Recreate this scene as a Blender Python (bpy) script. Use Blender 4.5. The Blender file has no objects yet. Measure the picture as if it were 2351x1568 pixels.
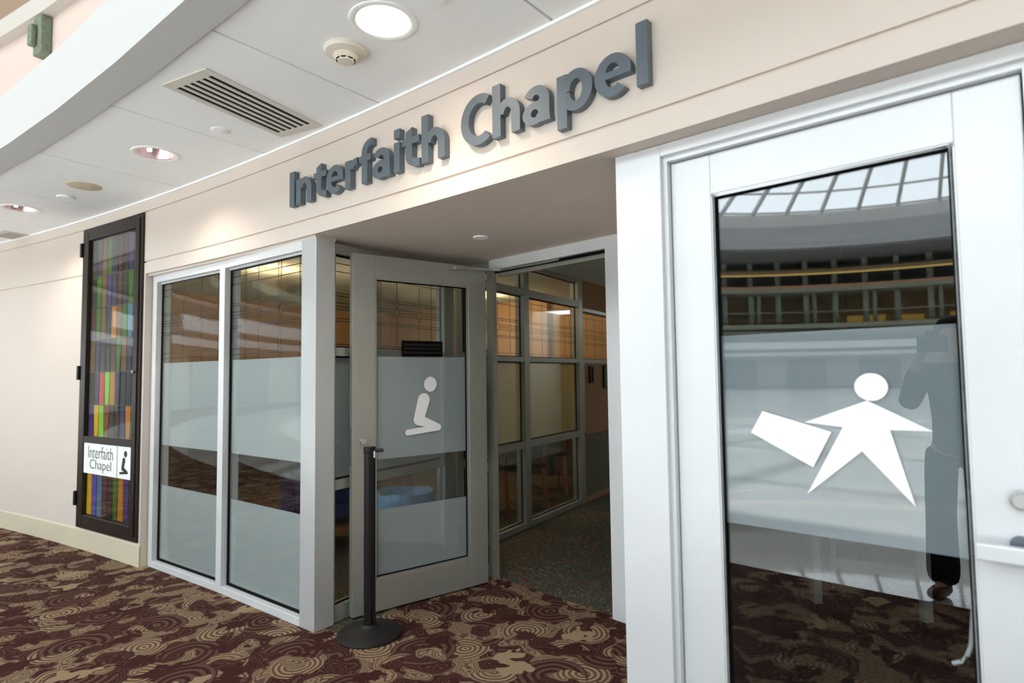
import bpy, bmesh, math, random
from mathutils import Vector, Matrix
random.seed(7)
sc = bpy.context.scene
COL = sc.collection
PI = math.pi
# ------------------------------------------------------------------ layout (metres, camera above the origin)
CX, CY, R = -19.064, -20.115, 29.5338          # the wall is an arc of this circle round the atrium's middle
EYE = 1.40
Z_CEIL, Z_SOF = 2.792, 2.213

def P(th, dr=0.0):
    a = math.radians(th)
    return Vector((CX + (R + dr) * math.cos(a), CY + (R + dr) * math.sin(a)))

# ------------------------------------------------------------------ materials
def lin(c):
    return tuple(((x / 255) / 12.92 if x / 255 <= 0.04045 else ((x / 255 + 0.055) / 1.055) ** 2.4) for x in c) + (1.0,)

def new_mat(name):
    m = bpy.data.materials.new(name); m.use_nodes = True
    m.node_tree.nodes.clear()
    return m, m.node_tree.nodes, m.node_tree.links

def pmat(name, rgb, rough=0.5, metal=0.0, spec=0.5, var=0.0, scale=8.0, bump=0.0, bscale=200.0):
    m, N, L = new_mat(name)
    out = N.new('ShaderNodeOutputMaterial'); b = N.new('ShaderNodeBsdfPrincipled')
    L.new(b.outputs[0], out.inputs[0])
    b.inputs['Base Color'].default_value = lin(rgb)
    b.inputs['Roughness'].default_value = rough
    b.inputs['Metallic'].default_value = metal
    b.inputs['Specular IOR Level'].default_value = spec
    tc = N.new('ShaderNodeTexCoord')
    if var > 0:
        nz = N.new('ShaderNodeTexNoise'); nz.inputs['Scale'].default_value = scale; nz.inputs['Detail'].default_value = 4
        L.new(tc.outputs['Object'], nz.inputs['Vector'])
        mr = N.new('ShaderNodeMapRange'); mr.inputs['From Min'].default_value = .3; mr.inputs['From Max'].default_value = .7
        mr.inputs['To Min'].default_value = 1 - var; mr.inputs['To Max'].default_value = 1 + var
        L.new(nz.outputs[0], mr.inputs['Value'])
        mx = N.new('ShaderNodeVectorMath'); mx.operation = 'SCALE'
        mx.inputs[0].default_value = lin(rgb)[:3]
        L.new(mr.outputs[0], mx.inputs['Scale']); L.new(mx.outputs[0], b.inputs['Base Color'])
    if bump > 0:
        nb = N.new('ShaderNodeTexNoise'); nb.inputs['Scale'].default_value = bscale
        L.new(tc.outputs['Object'], nb.inputs['Vector'])
        bp = N.new('ShaderNodeBump'); bp.inputs['Strength'].default_value = bump; bp.inputs['Distance'].default_value = .002
        L.new(nb.outputs[0], bp.inputs['Height']); L.new(bp.outputs[0], b.inputs['Normal'])
    return m

def emat(name, rgb, strength):
    m, N, L = new_mat(name)
    out = N.new('ShaderNodeOutputMaterial'); e = N.new('ShaderNodeEmission')
    e.inputs[0].default_value = lin(rgb); e.inputs[1].default_value = strength
    L.new(e.outputs[0], out.inputs[0]); return m

def glassmat(name, tint, gain=1.0):
    m, N, L = new_mat(name)
    out = N.new('ShaderNodeOutputMaterial'); mx = N.new('ShaderNodeMixShader')
    t = N.new('ShaderNodeBsdfTransparent'); t.inputs[0].default_value = tuple(tint) + (1,)
    g = N.new('ShaderNodeBsdfGlossy'); g.inputs['Roughness'].default_value = 0.0; g.inputs['Color'].default_value = (1, 1, 1, 1)
    fr = N.new('ShaderNodeFresnel'); ge = N.new('ShaderNodeNewGeometry')      # same reflectance on both faces of the thin pane
    io = N.new('ShaderNodeMath'); io.operation = 'MULTIPLY_ADD'; io.inputs[1].default_value = 1 / 1.52 - 1.52; io.inputs[2].default_value = 1.52
    L.new(ge.outputs['Backfacing'], io.inputs[0]); L.new(io.outputs[0], fr.inputs[0])
    mu = N.new('ShaderNodeMath'); mu.operation = 'MULTIPLY'; mu.inputs[1].default_value = gain; mu.use_clamp = True
    L.new(fr.outputs[0], mu.inputs[0]); L.new(mu.outputs[0], mx.inputs[0])
    L.new(t.outputs[0], mx.inputs[1]); L.new(g.outputs[0], mx.inputs[2]); L.new(mx.outputs[0], out.inputs[0])
    return m

def filmmat(name, rgb, dif=.55, trl=.33, tra=.12):
    m, N, L = new_mat(name)
    out = N.new('ShaderNodeOutputMaterial')
    d = N.new('ShaderNodeBsdfDiffuse'); d.inputs[0].default_value = lin(rgb)
    t = N.new('ShaderNodeBsdfTranslucent'); t.inputs[0].default_value = lin(rgb)
    x = N.new('ShaderNodeBsdfTransparent')
    a = N.new('ShaderNodeMixShader'); a.inputs[0].default_value = trl / (dif + trl)
    b = N.new('ShaderNodeMixShader'); b.inputs[0].default_value = tra
    L.new(d.outputs[0], a.inputs[1]); L.new(t.outputs[0], a.inputs[2])
    L.new(a.outputs[0], b.inputs[1]); L.new(x.outputs[0], b.inputs[2]); L.new(b.outputs[0], out.inputs[0])
    return m

class G:
    """tiny helper to write node maths"""
    def __init__(s, m): s.N = m.node_tree.nodes; s.L = m.node_tree.links
    def put(s, sock, v):
        if hasattr(v, 'links') or isinstance(v, bpy.types.NodeSocket): s.L.new(v, sock)
        else: sock.default_value = v
    def m(s, op, a, b=0.0, c=0.0):
        n = s.N.new('ShaderNodeMath'); n.operation = op
        s.put(n.inputs[0], a); s.put(n.inputs[1], b)
        if op in ('MULTIPLY_ADD', 'SMOOTH_MIN', 'COMPARE'): s.put(n.inputs[2], c)
        return n.outputs[0]
    def v(s, op, a, b=(0, 0, 0)):
        n = s.N.new('ShaderNodeVectorMath'); n.operation = op
        s.put(n.inputs[0], a)
        if op == 'SCALE': s.put(n.inputs['Scale'], b)
        else: s.put(n.inputs[1], b)
        return n.outputs[0]
    def noise(s, vec, scale, detail=2.0, col=False):
        n = s.N.new('ShaderNodeTexNoise'); s.L.new(vec, n.inputs['Vector']); n.inputs['Scale'].default_value = scale
        n.inputs['Detail'].default_value = detail
        return n.outputs[1 if col else 0]
    def vor(s, vec, scale, rnd=1.0, feat='F1'):
        n = s.N.new('ShaderNodeTexVoronoi'); n.voronoi_dimensions = '2D'; n.feature = feat
        s.L.new(vec, n.inputs['Vector']); n.inputs['Scale'].default_value = scale; n.inputs['Randomness'].default_value = rnd
        return n
    def mix(s, f, a, b):
        n = s.N.new('ShaderNodeMix'); n.data_type = 'RGBA'
        s.put(n.inputs[0], f); s.put(n.inputs[6], a); s.put(n.inputs[7], b)
        return n.outputs[2]
    def step(s, x, edge, soft):          # 0 below, 1 above
        n = s.N.new('ShaderNodeMapRange'); n.interpolation_type = 'SMOOTHSTEP'
        s.put(n.inputs[0], x); n.inputs[1].default_value = edge - soft; n.inputs[2].default_value = edge + soft
        return n.outputs[0]

def carpet_brown():
    m, N, L = new_mat('carpet_swirl'); g = G(m)
    out = N.new('ShaderNodeOutputMaterial'); b = N.new('ShaderNodeBsdfPrincipled'); L.new(b.outputs[0], out.inputs[0])
    b.inputs['Roughness'].default_value = .95; b.inputs['Specular IOR Level'].default_value = .1
    tc = N.new('ShaderNodeTexCoord'); mp = N.new('ShaderNodeMapping'); L.new(tc.outputs['Object'], mp.inputs[0])
    mp.inputs['Rotation'].default_value = (0, 0, math.radians(-37))
    base = mp.outputs[0]
    w = g.v('SUBTRACT', g.noise(base, 5.0, 1.0, True), (.5, .5, .5))
    vec = g.v('ADD', base, g.v('SCALE', w, .05))
    tan, dark, mid, lite = lin((136, 116, 91)), lin((62, 34, 30)), lin((92, 69, 58)), lin((146, 126, 99))
    inv = lambda x: g.m('SUBTRACT', 1.0, x)
    mul = lambda a, b: g.m('MULTIPLY', a, b)
    # maroon ground with pale swirling patches, each patch scored by thin contour lines
    n1 = g.noise(vec, 6.0, 1.5)
    patch = g.step(n1, .522, .012)
    score = g.step(g.m('SINE', mul(n1, 2 * PI / .040)), .25, .25)
    ground = g.mix(patch, g.mix(g.step(g.m('SINE', mul(n1, 2 * PI / .05)), .75, .2), dark, mid), g.mix(score, tan, mid))
    def rings(off, sc_, rnd, rad, pitch, cut_off, cut_at, thr):
        v = g.vor(g.v('ADD', vec, off), sc_, rnd); d = g.m('DIVIDE', v.outputs['Distance'], sc_)
        line = g.step(g.m('SINE', g.m('MULTIPLY_ADD', d, 2 * PI / pitch, .9)), thr, .25)
        cut = g.step(g.noise(g.v('ADD', vec, cut_off), 4.6, 0.0), cut_at, .012)
        return mul(inv(g.step(d, rad, .005)), inv(cut)), line
    # pale arcs
    m3, l3 = rings((.37, .61, 0), 3.1, .6, .125, .027, (7.7, 2.2, 0), .54, .1)
    col = g.mix(m3, ground, g.mix(l3, lite, mid))
    # large dark whorls, each broken open into a crescent
    m1, l1 = rings((0, 0, 0), 2.3, .5, .165, .041, (3.1, 1.7, 0), .53, -.1)
    col = g.mix(m1, col, g.mix(l1, mid, dark))
    # leaves laid over them
    s2 = 2.3
    v2 = g.vor(g.v('ADD', g.v('MULTIPLY', vec, (1.0, 1.5, 1.0)), (.23, .3, 0)), s2, .8)
    d2 = g.m('ADD', v2.outputs['Distance'], mul(g.m('SUBTRACT', g.noise(base, 19.0, 0.0), .5), .46))
    leaf = inv(g.step(d2, .19, .015))
    pick = g.N.new('ShaderNodeSeparateColor'); L.new(v2.outputs['Color'], pick.inputs[0])
    col = g.mix(leaf, col, g.mix(g.step(pick.outputs[0], .60, .01), dark, lite))
    # woven grain
    gr = g.noise(base, 260.0, 2.0)
    col2 = g.v('SCALE', col, g.m('MULTIPLY_ADD', gr, 1.7, .16))
    L.new(col2, b.inputs['Base Color'])
    bp = N.new('ShaderNodeBump'); bp.inputs['Strength'].default_value = .35; bp.inputs['Distance'].default_value = .004
    L.new(gr, bp.inputs['Height']); L.new(bp.outputs[0], b.inputs['Normal'])
    return m

def carpet_fleck():
    m, N, L = new_mat('carpet_fleck'); g = G(m)
    out = N.new('ShaderNodeOutputMaterial'); b = N.new('ShaderNodeBsdfPrincipled'); L.new(b.outputs[0], out.inputs[0])
    b.inputs['Roughness'].default_value = .95; b.inputs['Specular IOR Level'].default_value = .1
    tc = N.new('ShaderNodeTexCoord'); base = tc.outputs['Object']
    v = g.vor(base, 95.0, 1.0)
    hs = N.new('ShaderNodeSeparateColor'); L.new(v.outputs['Color'], hs.inputs[0])
    col = g.mix(g.step(hs.outputs[0], .62, .02), lin((72, 74, 66)), lin((58, 84, 78)))
    col = g.mix(g.step(hs.outputs[1], .78, .02), col, lin((120, 66, 46)))
    col = g.mix(g.step(hs.outputs[2], .86, .02), col, lin((120, 112, 92)))
    L.new(col, b.inputs['Base Color'])
    return m

def steel(name, rgb, rough=.38, metal=.35, var=.04):
    return pmat(name, rgb, rough, metal, .5, var, 3.0)

M = dict(
    paint=pmat('wall_paint', (215, 204, 194), .75, 0, .2, .015, 2.0, .05, 300),
    base=pmat('vinyl_baseboard', (214, 205, 180), .5, 0, .4, .02, 4),
    ceil=pmat('ceiling_panel', (247, 249, 250), .85, 0, .15, .015, 3.0, .08, 400),
    joint=pmat('ceiling_joint', (196, 192, 188), .9),
    ring=pmat('white_bulkhead', (196, 196, 195), .6, 0, .3),
    alu=steel('satin_aluminium', (222, 225, 227), .38, .15),
    alum=steel('satin_aluminium_post', (212, 216, 217), .30, .42),
    alud=steel('satin_aluminium_shaded', (170, 171, 163), .36, .5),  # darker copy of the satin aluminium, the recess shade put into its colour
    black=pmat('black_gasket', (8, 8, 9), .7, 0, .1),
    glass=glassmat('clear_glass', (.93, .95, .94)),
    dglass=glassmat('tinted_glass', (.88, .905, .91), 2.4),
    film=filmmat('frosted_film', (214, 222, 226)),
    film2=filmmat('frosted_film_thick', (196, 204, 210), .62, .26, .08),
    white=pmat('white_vinyl', (244, 245, 245), .5),
    lead=pmat('lead_came', (34, 30, 26), .5, .3),
    slate=pmat('slate_grey_metal', (98, 109, 118), .42, .15, .5),
    bronze=pmat('dark_bronze', (44, 36, 32), .38, .4),
    bronze2=pmat('dark_bronze_hinge', (16, 15, 14), .5, .2),
    chrome=pmat('brushed_chrome', (200, 200, 198), .25, .9),
    plastic=pmat('cream_plastic', (226, 219, 206), .45),
    slot=pmat('dark_slot', (8, 8, 8), .9),
    ventm=pmat('vent_enamel', (214, 211, 200), .5),
    blk=pmat('black_powder_coat', (17, 17, 18), .42, .2, .5, .1, 30),
    rub=pmat('black_rubber', (19, 18, 18), .6, 0, .4, .25, 12),
    wood=pmat('oak_wood', (142, 88, 44), .45, 0, .4, .2, 14),
    wood2=pmat('dark_wood', (48, 38, 30), .45, 0, .4, .2, 14),
    navy=pmat('navy_fabric', (38, 46, 82), .9, 0, .2, .3, 60),
    dfab=pmat('dark_fabric', (34, 30, 30), .9, 0, .2, .2, 60),
    tanw=pmat('chapel_tan_wall', (196, 160, 116), .8),
    brownw=pmat('corridor_brown_wall', (158, 118, 84), .8),
    dado=pmat('green_grey_dado', (104, 100, 80), .8),
    iceil=pmat('chapel_ceiling', (222, 232, 226), .9),
    dark=pmat('room_gloom_wall', (60, 60, 60), .9),  # dark grey stands in for the gloom of the room behind the door
    carpet=carpet_brown(), fleck=carpet_fleck(),
    terr=pmat('polished_terrazzo', (220, 217, 212), .03, 0, .5, .04, 6),
    liner=pmat('blue_plastic_liner', (120, 168, 214), .35, 0, .5, .1, 20),
    bin=pmat('white_bin_plastic', (222, 220, 206), .5),
    film3=filmmat('frosted_film_warm', (186, 184, 160), .22, .60, .18),
    green=pmat('mottled_green_metal', (118, 128, 110), .6, 0, .3, .25, 30),
    pink=pmat('upper_wall_plaster', (208, 191, 180), .8),
    brn=pmat('upper_brown_panel', (150, 126, 106), .8),
    beam=pmat('upper_grey_beam', (196, 190, 182), .7),
)

M['terr'].node_tree.nodes['Principled BSDF'].inputs['IOR'].default_value = 2.3

# ------------------------------------------------------------------ mesh helpers
class F:
    """vertical working plane through A and B: s runs along it, d goes behind it (away from the camera)"""
    def __init__(s, A, B):
        s.A = Vector(A); s.t = (Vector(B) - s.A).normalized(); s.n = Vector((s.t.y, -s.t.x))
        if s.n.dot(s.A) < 0: s.n = -s.n
        s.w = (Vector(B) - s.A).length
    def p(s, a, d, z):
        q = s.A + s.t * a + s.n * d
        return Vector((q.x, q.y, z))
W0 = None
class MB:
    def __init__(s): s.bm = bmesh.new()
    def hexa(s, c):
        v = [s.bm.verts.new(x) for x in c]
        for f in ((0, 1, 2, 3), (7, 6, 5, 4), (0, 4, 5, 1), (1, 5, 6, 2), (2, 6, 7, 3), (3, 7, 4, 0)):
            s.bm.faces.new([v[i] for i in f])
    def fb(s, f, s0, s1, d0, d1, z0, z1):
        s.hexa([f.p(s0, d0, z0), f.p(s1, d0, z0), f.p(s1, d1, z0), f.p(s0, d1, z0),
                f.p(s0, d0, z1), f.p(s1, d0, z1), f.p(s1, d1, z1), f.p(s0, d1, z1)]); return s
    def box(s, x0, x1, y0, y1, z0, z1):
        s.hexa([Vector(q) for q in ((x0, y0, z0), (x1, y0, z0), (x1, y1, z0), (x0, y1, z0), (x0, y0, z1), (x1, y0, z1), (x1, y1, z1), (x0, y1, z1))]); return s
    def bar(s, a, b, w, h=None, up=(0, 0, 1)):
        """square bar from a to b"""
        a, b = Vector(a), Vector(b); h = h or w
        t = (b - a).normalized(); u = Vector(up)
        if abs(t.dot(u)) > .95: u = Vector((1, 0, 0))
        x = t.cross(u).normalized() * w / 2; y = x.cross(t).normalized() * h / 2
        s.hexa([a - x - y, a + x - y, a + x + y, a - x + y, b - x - y, b + x - y, b + x + y, b - x + y]); return s
    def fprism(s, f, poly, d0, d1):
        a = [s.bm.verts.new(f.p(x, d0, z)) for x, z in poly]; b = [s.bm.verts.new(f.p(x, d1, z)) for x, z in poly]
        s.bm.faces.new(a); s.bm.faces.new(b[::-1])
        for i in range(len(poly)):
            j = (i + 1) % len(poly); s.bm.faces.new((a[i], b[i], b[j], a[j]))
        return s
    def zprism(s, poly, z0, z1):
        a = [s.bm.verts.new((x, y, z0)) for x, y in poly]; b = [s.bm.verts.new((x, y, z1)) for x, y in poly]
        s.bm.faces.new(a); s.bm.faces.new(b[::-1])
        for i in range(len(poly)):
            j = (i + 1) % len(poly); s.bm.faces.new((a[i], b[i], b[j], a[j]))
        return s
    def sweep(s, prof, t0, t1, step=1.0, closed=False):
        """closed (dr, z) profile carried round the atrium's circle from angle t0 to t1"""
        n = max(1, math.ceil(abs(t1 - t0) / step)); rows = []
        for i in range(n + (0 if closed else 1)):
            th = t0 + (t1 - t0) * i / n
            rows.append([s.bm.verts.new((*P(th, dr), z)) for dr, z in prof])
        m = len(prof)
        for i in range(n if closed else len(rows) - 1):
            A, B = rows[i], rows[(i + 1) % len(rows)]
            for j in range(m):
                k = (j + 1) % m; s.bm.faces.new((A[j], A[k], B[k], B[j]))
        if not closed:
            s.bm.faces.new(rows[0]); s.bm.faces.new(rows[-1][::-1])
        return s
    def lathe(s, c, prof, n=40, axis='z', f=None):
        """(r, h) profile turned about a vertical axis at c, or about plane f's normal"""
        c = Vector(c); rows = []
        for r, h in prof:
            if r < 1e-6:
                rows.append([s.bm.verts.new(s._l(c, 0, 0, h, f))]); continue
            rows.append([s.bm.verts.new(s._l(c, r * math.cos(2 * PI * i / n), r * math.sin(2 * PI * i / n), h, f)) for i in range(n)])
        for A, B in zip(rows, rows[1:]):
            for i in range(n):
                j = (i + 1) % n
                if len(A) == 1 and len(B) == 1: break
                if len(A) == 1: s.bm.faces.new((A[0], B[i], B[j]))
                elif len(B) == 1: s.bm.faces.new((A[i], A[j], B[0]))
                else: s.bm.faces.new((A[i], A[j], B[j], B[i]))
        return s
    def _l(s, c, x, y, h, f):
        if f is None: return c + Vector((x, y, h))
        return c + Vector((f.t.x * x + f.n.x * h, f.t.y * x + f.n.y * h, y))
    def tube(s, pts, r, n=10):
        pts = [Vector(p) for p in pts]; rows = []
        for i, p in enumerate(pts):
            t = (pts[min(i + 1, len(pts) - 1)] - pts[max(i - 1, 0)]).normalized()
            u = Vector((0, 0, 1)) if abs(t.z) < .9 else Vector((1, 0, 0))
            x = t.cross(u).normalized(); y = x.cross(t)
            rr = r[i] if isinstance(r, (list, tuple)) else r
            rows.append([s.bm.verts.new(p + (x * math.cos(2 * PI * k / n) + y * math.sin(2 * PI * k / n)) * rr) for k in range(n)])
        for A, B in zip(rows, rows[1:]):
            for k in range(n): s.bm.faces.new((A[k], A[(k + 1) % n], B[(k + 1) % n], B[k]))
        s.bm.faces.new(rows[0]); s.bm.faces.new(rows[-1][::-1]); return s
    def build(s, name, mat, parent=None, origin=None, smooth=False, bevel=0.0):
        o0 = Vector((0, 0, 0))
        if origin is not None: o0 = Vector(origin)
        q = parent
        par = Vector((0, 0, 0))
        while q is not None: par += q.location; q = q.parent
        bmesh.ops.recalc_face_normals(s.bm, faces=s.bm.faces)
        off = o0 if origin is not None else par
        for v in s.bm.verts: v.co -= off
        me = bpy.data.meshes.new(name); s.bm.to_mesh(me); s.bm.free()
        o = bpy.data.objects.new(name, me); COL.objects.link(o); me.materials.append(M[mat] if isinstance(mat, str) else mat)
        if origin is not None: o.location = o0 - par
        o.parent = parent
        if smooth:
            me.polygons.foreach_set('use_smooth', [True] * len(me.polygons))
            try: me.set_sharp_from_angle(angle=math.radians(40))
            except Exception: pass
        if bevel > 0:
            bv = o.modifiers.new('bevel', 'BEVEL'); bv.width = bevel; bv.segments = 2; bv.limit_method = 'ANGLE'
        return o

def tag(o, label=None, cat=None, group=None, kind=None):
    if label: o['label'] = label
    if cat: o['category'] = cat
    if group: o['group'] = group
    if kind: o['kind'] = kind
    return o
def empty(name, loc, label=None, cat=None, group=None, kind=None):
    o = bpy.data.objects.new(name, None); COL.objects.link(o); o.location = loc; o.empty_display_size = .1
    return tag(o, label, cat, group, kind)
def copy_tree(o, parent=None):
    c = o.copy(); COL.objects.link(c); c.parent = parent
    for ch in list(o.children): copy_tree(ch, c)
    return c
def S(o, label, cat): return tag(o, label, cat, None, 'structure')

def text_mesh(body, offset=0.0, extrude=0.0):
    cu = bpy.data.curves.new('lettering', 'FONT'); cu.body = body; cu.offset = offset; cu.resolution_u = 6
    cu.fill_mode = 'BOTH'; cu.extrude = extrude
    ob = bpy.data.objects.new('lettering', cu); COL.objects.link(ob)
    dg = bpy.context.evaluated_depsgraph_get(); dg.update()
    me = bpy.data.meshes.new_from_object(ob.evaluated_get(dg))
    bpy.data.objects.remove(ob); bpy.data.curves.remove(cu)
    return me
def place_text(me, f, s_left, s_right, z0, z1, d_front, d_back, mb):
    """fit a flat text mesh (extruded along z) into a rectangle of plane f; s_left is the reading start"""
    xs = [v.co.x for v in me.vertices]; ys = [v.co.y for v in me.vertices]
    x0, x1, y0, y1 = min(xs), max(xs), min(ys), max(ys)
    zm = max(v.co.z for v in me.vertices)
    vs = []
    for v in me.vertices:
        a = s_left + (s_right - s_left) * (v.co.x - x0) / (x1 - x0)
        z = z0 + (z1 - z0) * (v.co.y - y0) / (y1 - y0)
        vs.append(mb.bm.verts.new(f.p(a, d_front if v.co.z > zm * .5 else d_back, z)))
    for p in me.polygons:
        try: mb.bm.faces.new([vs[i] for i in p.vertices])
        except ValueError: pass
    bmesh.ops.remove_doubles(mb.bm, verts=mb.bm.verts, dist=1e-6)
    bpy.data.meshes.remove(me)

# ------------------------------------------------------------------ floors
MB().sweep([(-2.30, -.06), (-2.30, 0), (.09, 0), (.09, -.06)], 15, 95, 1.0).build('floor', 'carpet').update_tag()
fl = bpy.data.objects['floor']; S(fl, 'brown and tan swirl patterned carpet of the walkway', 'floor')
JL, JR = Vector((-.143, 4.201)), Vector((.56, 3.501))
FD = F(JL, JR)                                         # plane of the recessed doorway
SW_A = Vector((-1.11, 3.354)); kdir = Vector((math.cos(math.radians(58.09)), math.sin(math.radians(58.09))))
FS = F(SW_A, SW_A + kdir)                              # glazed side wall of the recess (normal flips away from camera)
POST2 = SW_A + kdir * 1.20
MB().zprism([tuple(q) for q in [POST2, JL + Vector((.02, .02)), JR + Vector((.02, .02)), JR + Vector((.12, -.08)), P(48.2, .35), P(48.2, .05)] + [P(48.6 + .4 * i, .06) for i in range(10)]], -.05, .0004).build('floor_recess', 'carpet')
S(bpy.data.objects['floor_recess'], 'swirl patterned carpet running into the entry recess', 'floor')
MB().sweep([(.05, -.07), (.05, -.004), (12, -.004), (12, -.07)], 36, 72, 2.0).build('floor_chapel', 'fleck')
S(bpy.data.objects['floor_chapel'], 'dark flecked carpet inside the chapel doorway', 'floor')
MB().sweep([(-R + .01, -.06), (-R + .01, -.001), (-2.29, -.001), (-2.29, -.06)], 0, 360, 3.0, True).build('floor_atrium', 'terr')
S(bpy.data.objects['floor_atrium'], 'polished pale floor of the round atrium', 'floor')
MB().sweep([(-2.30, -.06), (-2.30, -.002), (3.5, -.002), (3.5, -.06)], 95, 375, 3.0).build('floor_far', 'carpet')
S(bpy.data.objects['floor_far'], 'patterned carpet on the far side of the atrium', 'floor')

# ------------------------------------------------------------------ curved walls
def face_prof(z0, z1, back=.16):
    pr = [(0, z0)]
    for g in (2.304, 2.696):
        if z0 < g - .01 and z1 > g + .01: pr += [(0, g - .006), (.011, g - .006), (.011, g + .006), (0, g + .006)]
    return pr + [(0, z1), (back, z1), (back, z0)]
C0, C1 = 56.70, 58.53                                   # opening for the display case
mb = MB()
mb.sweep(face_prof(0, 2.80), C1, 78, .6); mb.sweep(face_prof(0, 2.80), 56.60, C0, .6)
mb.sweep(face_prof(0, .20), C0, C1, .6); mb.sweep(face_prof(2.675, 2.80), C0, C1, .6)
S(mb.build('wall_left', 'paint'), 'curved cream wall beside the display case', 'wall')
mb = MB(); mb.sweep(face_prof(Z_SOF, 2.80), 20, 56.60, .6)
S(mb.build('wall_front', 'paint'), 'cream wall band over the entrance carrying the sign letters', 'wall')
mb = MB(); mb.sweep([(-.007, 0), (-.007, .155), (-.003, .165), (.001, .165), (.001, 0)], 56.585, 78, .6)
mb.sweep([(-.007, 0), (-.007, .155), (-.003, .165), (.15, .165), (.15, 0)], 56.585, 56.60, .6)
S(mb.build('baseboard_left', 'base'), 'cream vinyl baseboard under the curved wall', 'baseboard')
mb = MB(); mb.sweep(face_prof(0, Z_SOF), 20, 46.05, .6)
S(mb.build('wall_right', 'paint'), 'cream wall to the right of the white door', 'wall')
# soffit of the recess and strip over the frames
mb = MB(); mb.zprism([tuple(q) for q in [P(53.2 - .25 * i, .13) for i in range(22)] + [FD.p(1.3, .12, 0).to_2d(), FD.p(-.75, .12, 0).to_2d(), P(53.2, 1.0)]], Z_SOF + .0004, Z_SOF + .08)
S(mb.build('ceiling_recess', 'paint'), 'shaded cream soffit over the entry recess', 'ceiling')
mb = MB()                                               # solid pier between the doorway and the white frame
th0 = 48.98957; nv = Vector((math.cos(math.radians(th0)), math.sin(math.radians(th0)))); tv = Vector((nv.y, -nv.x))
RD0 = nv * 1.9213
FR = F(RD0, RD0 + tv)                                   # front plane of the white door frame, s = 0 straight ahead of the lens
FR.A = RD0
pa = FR.p(-1.142, .119, 0).to_2d(); pb = FD.p(1.07, .02, 0).to_2d()
mb.zprism([tuple(q) for q in [pa, FR.p(-1.142, .03, 0).to_2d(), FR.p(-1.02, .03, 0).to_2d(), FR.p(-1.02, .3, 0).to_2d(), pb + FD.n * .1, pb]], 0, Z_SOF)
S(mb.build('wall_pier', 'paint'), 'wall return between the open doorway and the white door', 'wall')

# ------------------------------------------------------------------ walkway ceiling and the ring beam
mb = MB()
J0, JD = 49.33, 2.105
for k in range(-14, 14):
    mb.sweep([(-.853, Z_CEIL), (.0, Z_CEIL), (.0, Z_CEIL + .02), (-.853, Z_CEIL + .02)], J0 + JD * k + .013, J0 + JD * (k + 1) - .013, .6)
S(mb.build('ceiling', 'ceil'), 'white panelled ceiling of the walkway', 'ceiling')
mb = MB(); mb.sweep([(-.87, Z_CEIL + .012), (.1, Z_CEIL + .012), (.1, Z_CEIL + .06), (-.87, Z_CEIL + .06)], J0 + JD * -14, J0 + JD * 14, 1)
S(mb.build('ceiling_backing', 'joint'), 'grey recess behind the ceiling panel joints', 'ceiling')
mb = MB(); mb.sweep([(-.012, Z_CEIL - .012), (-.0005, Z_CEIL - .012), (-.0005, Z_CEIL + .002), (-.012, Z_CEIL + .002)], 20, 78, .6)
S(mb.build('trim_1', 'ceil'), 'thin white edge trim where ceiling meets wall', 'trim')
mb = MB(); mb.sweep([(-1.015, 2.775), (-.866, 2.775), (-.866, 2.9), (5, 2.9), (5, 3.10), (-1.015, 3.10)], 0, 360, 1.5, True)
S(mb.build('trim_2', 'ring'), 'white curved bulkhead edging the atrium opening', 'trim')

# ------------------------------------------------------------------ left window bay
WA, WM, WL = P(52.585, .02), P(54.66, .035), P(56.62, .05)
F1, F2 = F(WA, WM), F(WM, WL)
win = empty('window_1', (*WM, 0), 'two-pane aluminium window bay with frosted bands left of the entry', 'window', None, 'structure')
GD = .045
def grid_leads(mb, f, s0, s1, z0, z1, d, cols):
    w = .0045
    for z in (2.085, 2.035, 1.905, 1.888, 1.752, 1.736, 1.597, 1.560):
        if z0 < z < z1: mb.fb(f, s0, s1, d, d + .002, z - w / 2, z + w / 2)
    dz = 1.826; last = s0
    for c, dia in cols:
        if not s0 < c < s1: continue
        if dia:
            hh, hw = .037, .026
            mb.fb(f, c - w / 2, c + w / 2, d, d + .002, z0, dz - hh); mb.fb(f, c - w / 2, c + w / 2, d, d + .002, dz + hh, z1)
            q = [(c, dz + hh), (c + hw, dz), (c, dz - hh), (c - hw, dz)]
            for i in range(4):
                a, b = q[i], q[(i + 1) % 4]
                mb.bar(f.p(a[0], d + .001, a[1]), f.p(b[0], d + .001, b[1]), w, .002)
        else:
            mb.fb(f, c - w / 2, c + w / 2, d, d + .002, z0, z1)
    for zz in (dz + .02, dz, dz - .02):
        segs = [s0] + sorted(c for c, dia in cols if dia and s0 < c < s1) + [s1]
        for a, b in zip(segs, segs[1:]):
            a2 = a + (.02 if a != s0 else 0); b2 = b - (.02 if b != s1 else 0)
            if b2 > a2: mb.fb(f, a2, b2, d, d + .002, zz - w / 2, zz + w / 2)
def gasket(mb, f, s0, s1, z0, z1, d0, d1, w=.011):
    mb.fb(f, s0, s0 + w, d0, d1, z0, z1); mb.fb(f, s1 - w, s1, d0, d1, z0, z1)
    mb.fb(f, s0 + w, s1 - w, d0, d1, z0, z0 + w); mb.fb(f, s0 + w, s1 - w, d0, d1, z1 - w, z1)
mb = MB()
mb.fb(F1, 0, .14, 0, .128, 0, 2.198)                    # corner post
mb.build('corner_post', 'alum', win, bevel=.002)
mb = MB()
mb.fb(F1, .14, F1.w - .04, 0, .11, 2.143, 2.198); mb.fb(F1, .14, F1.w - .04, 0, .11, 0, .045)
mb.fb(F2, .02, .93, 0, .11, 2.143, 2.198); mb.fb(F2, .02, .93, 0, .11, 0, .045)
mb.fb(F2, .925, .985, 0, .11, 0, 2.198)
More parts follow.
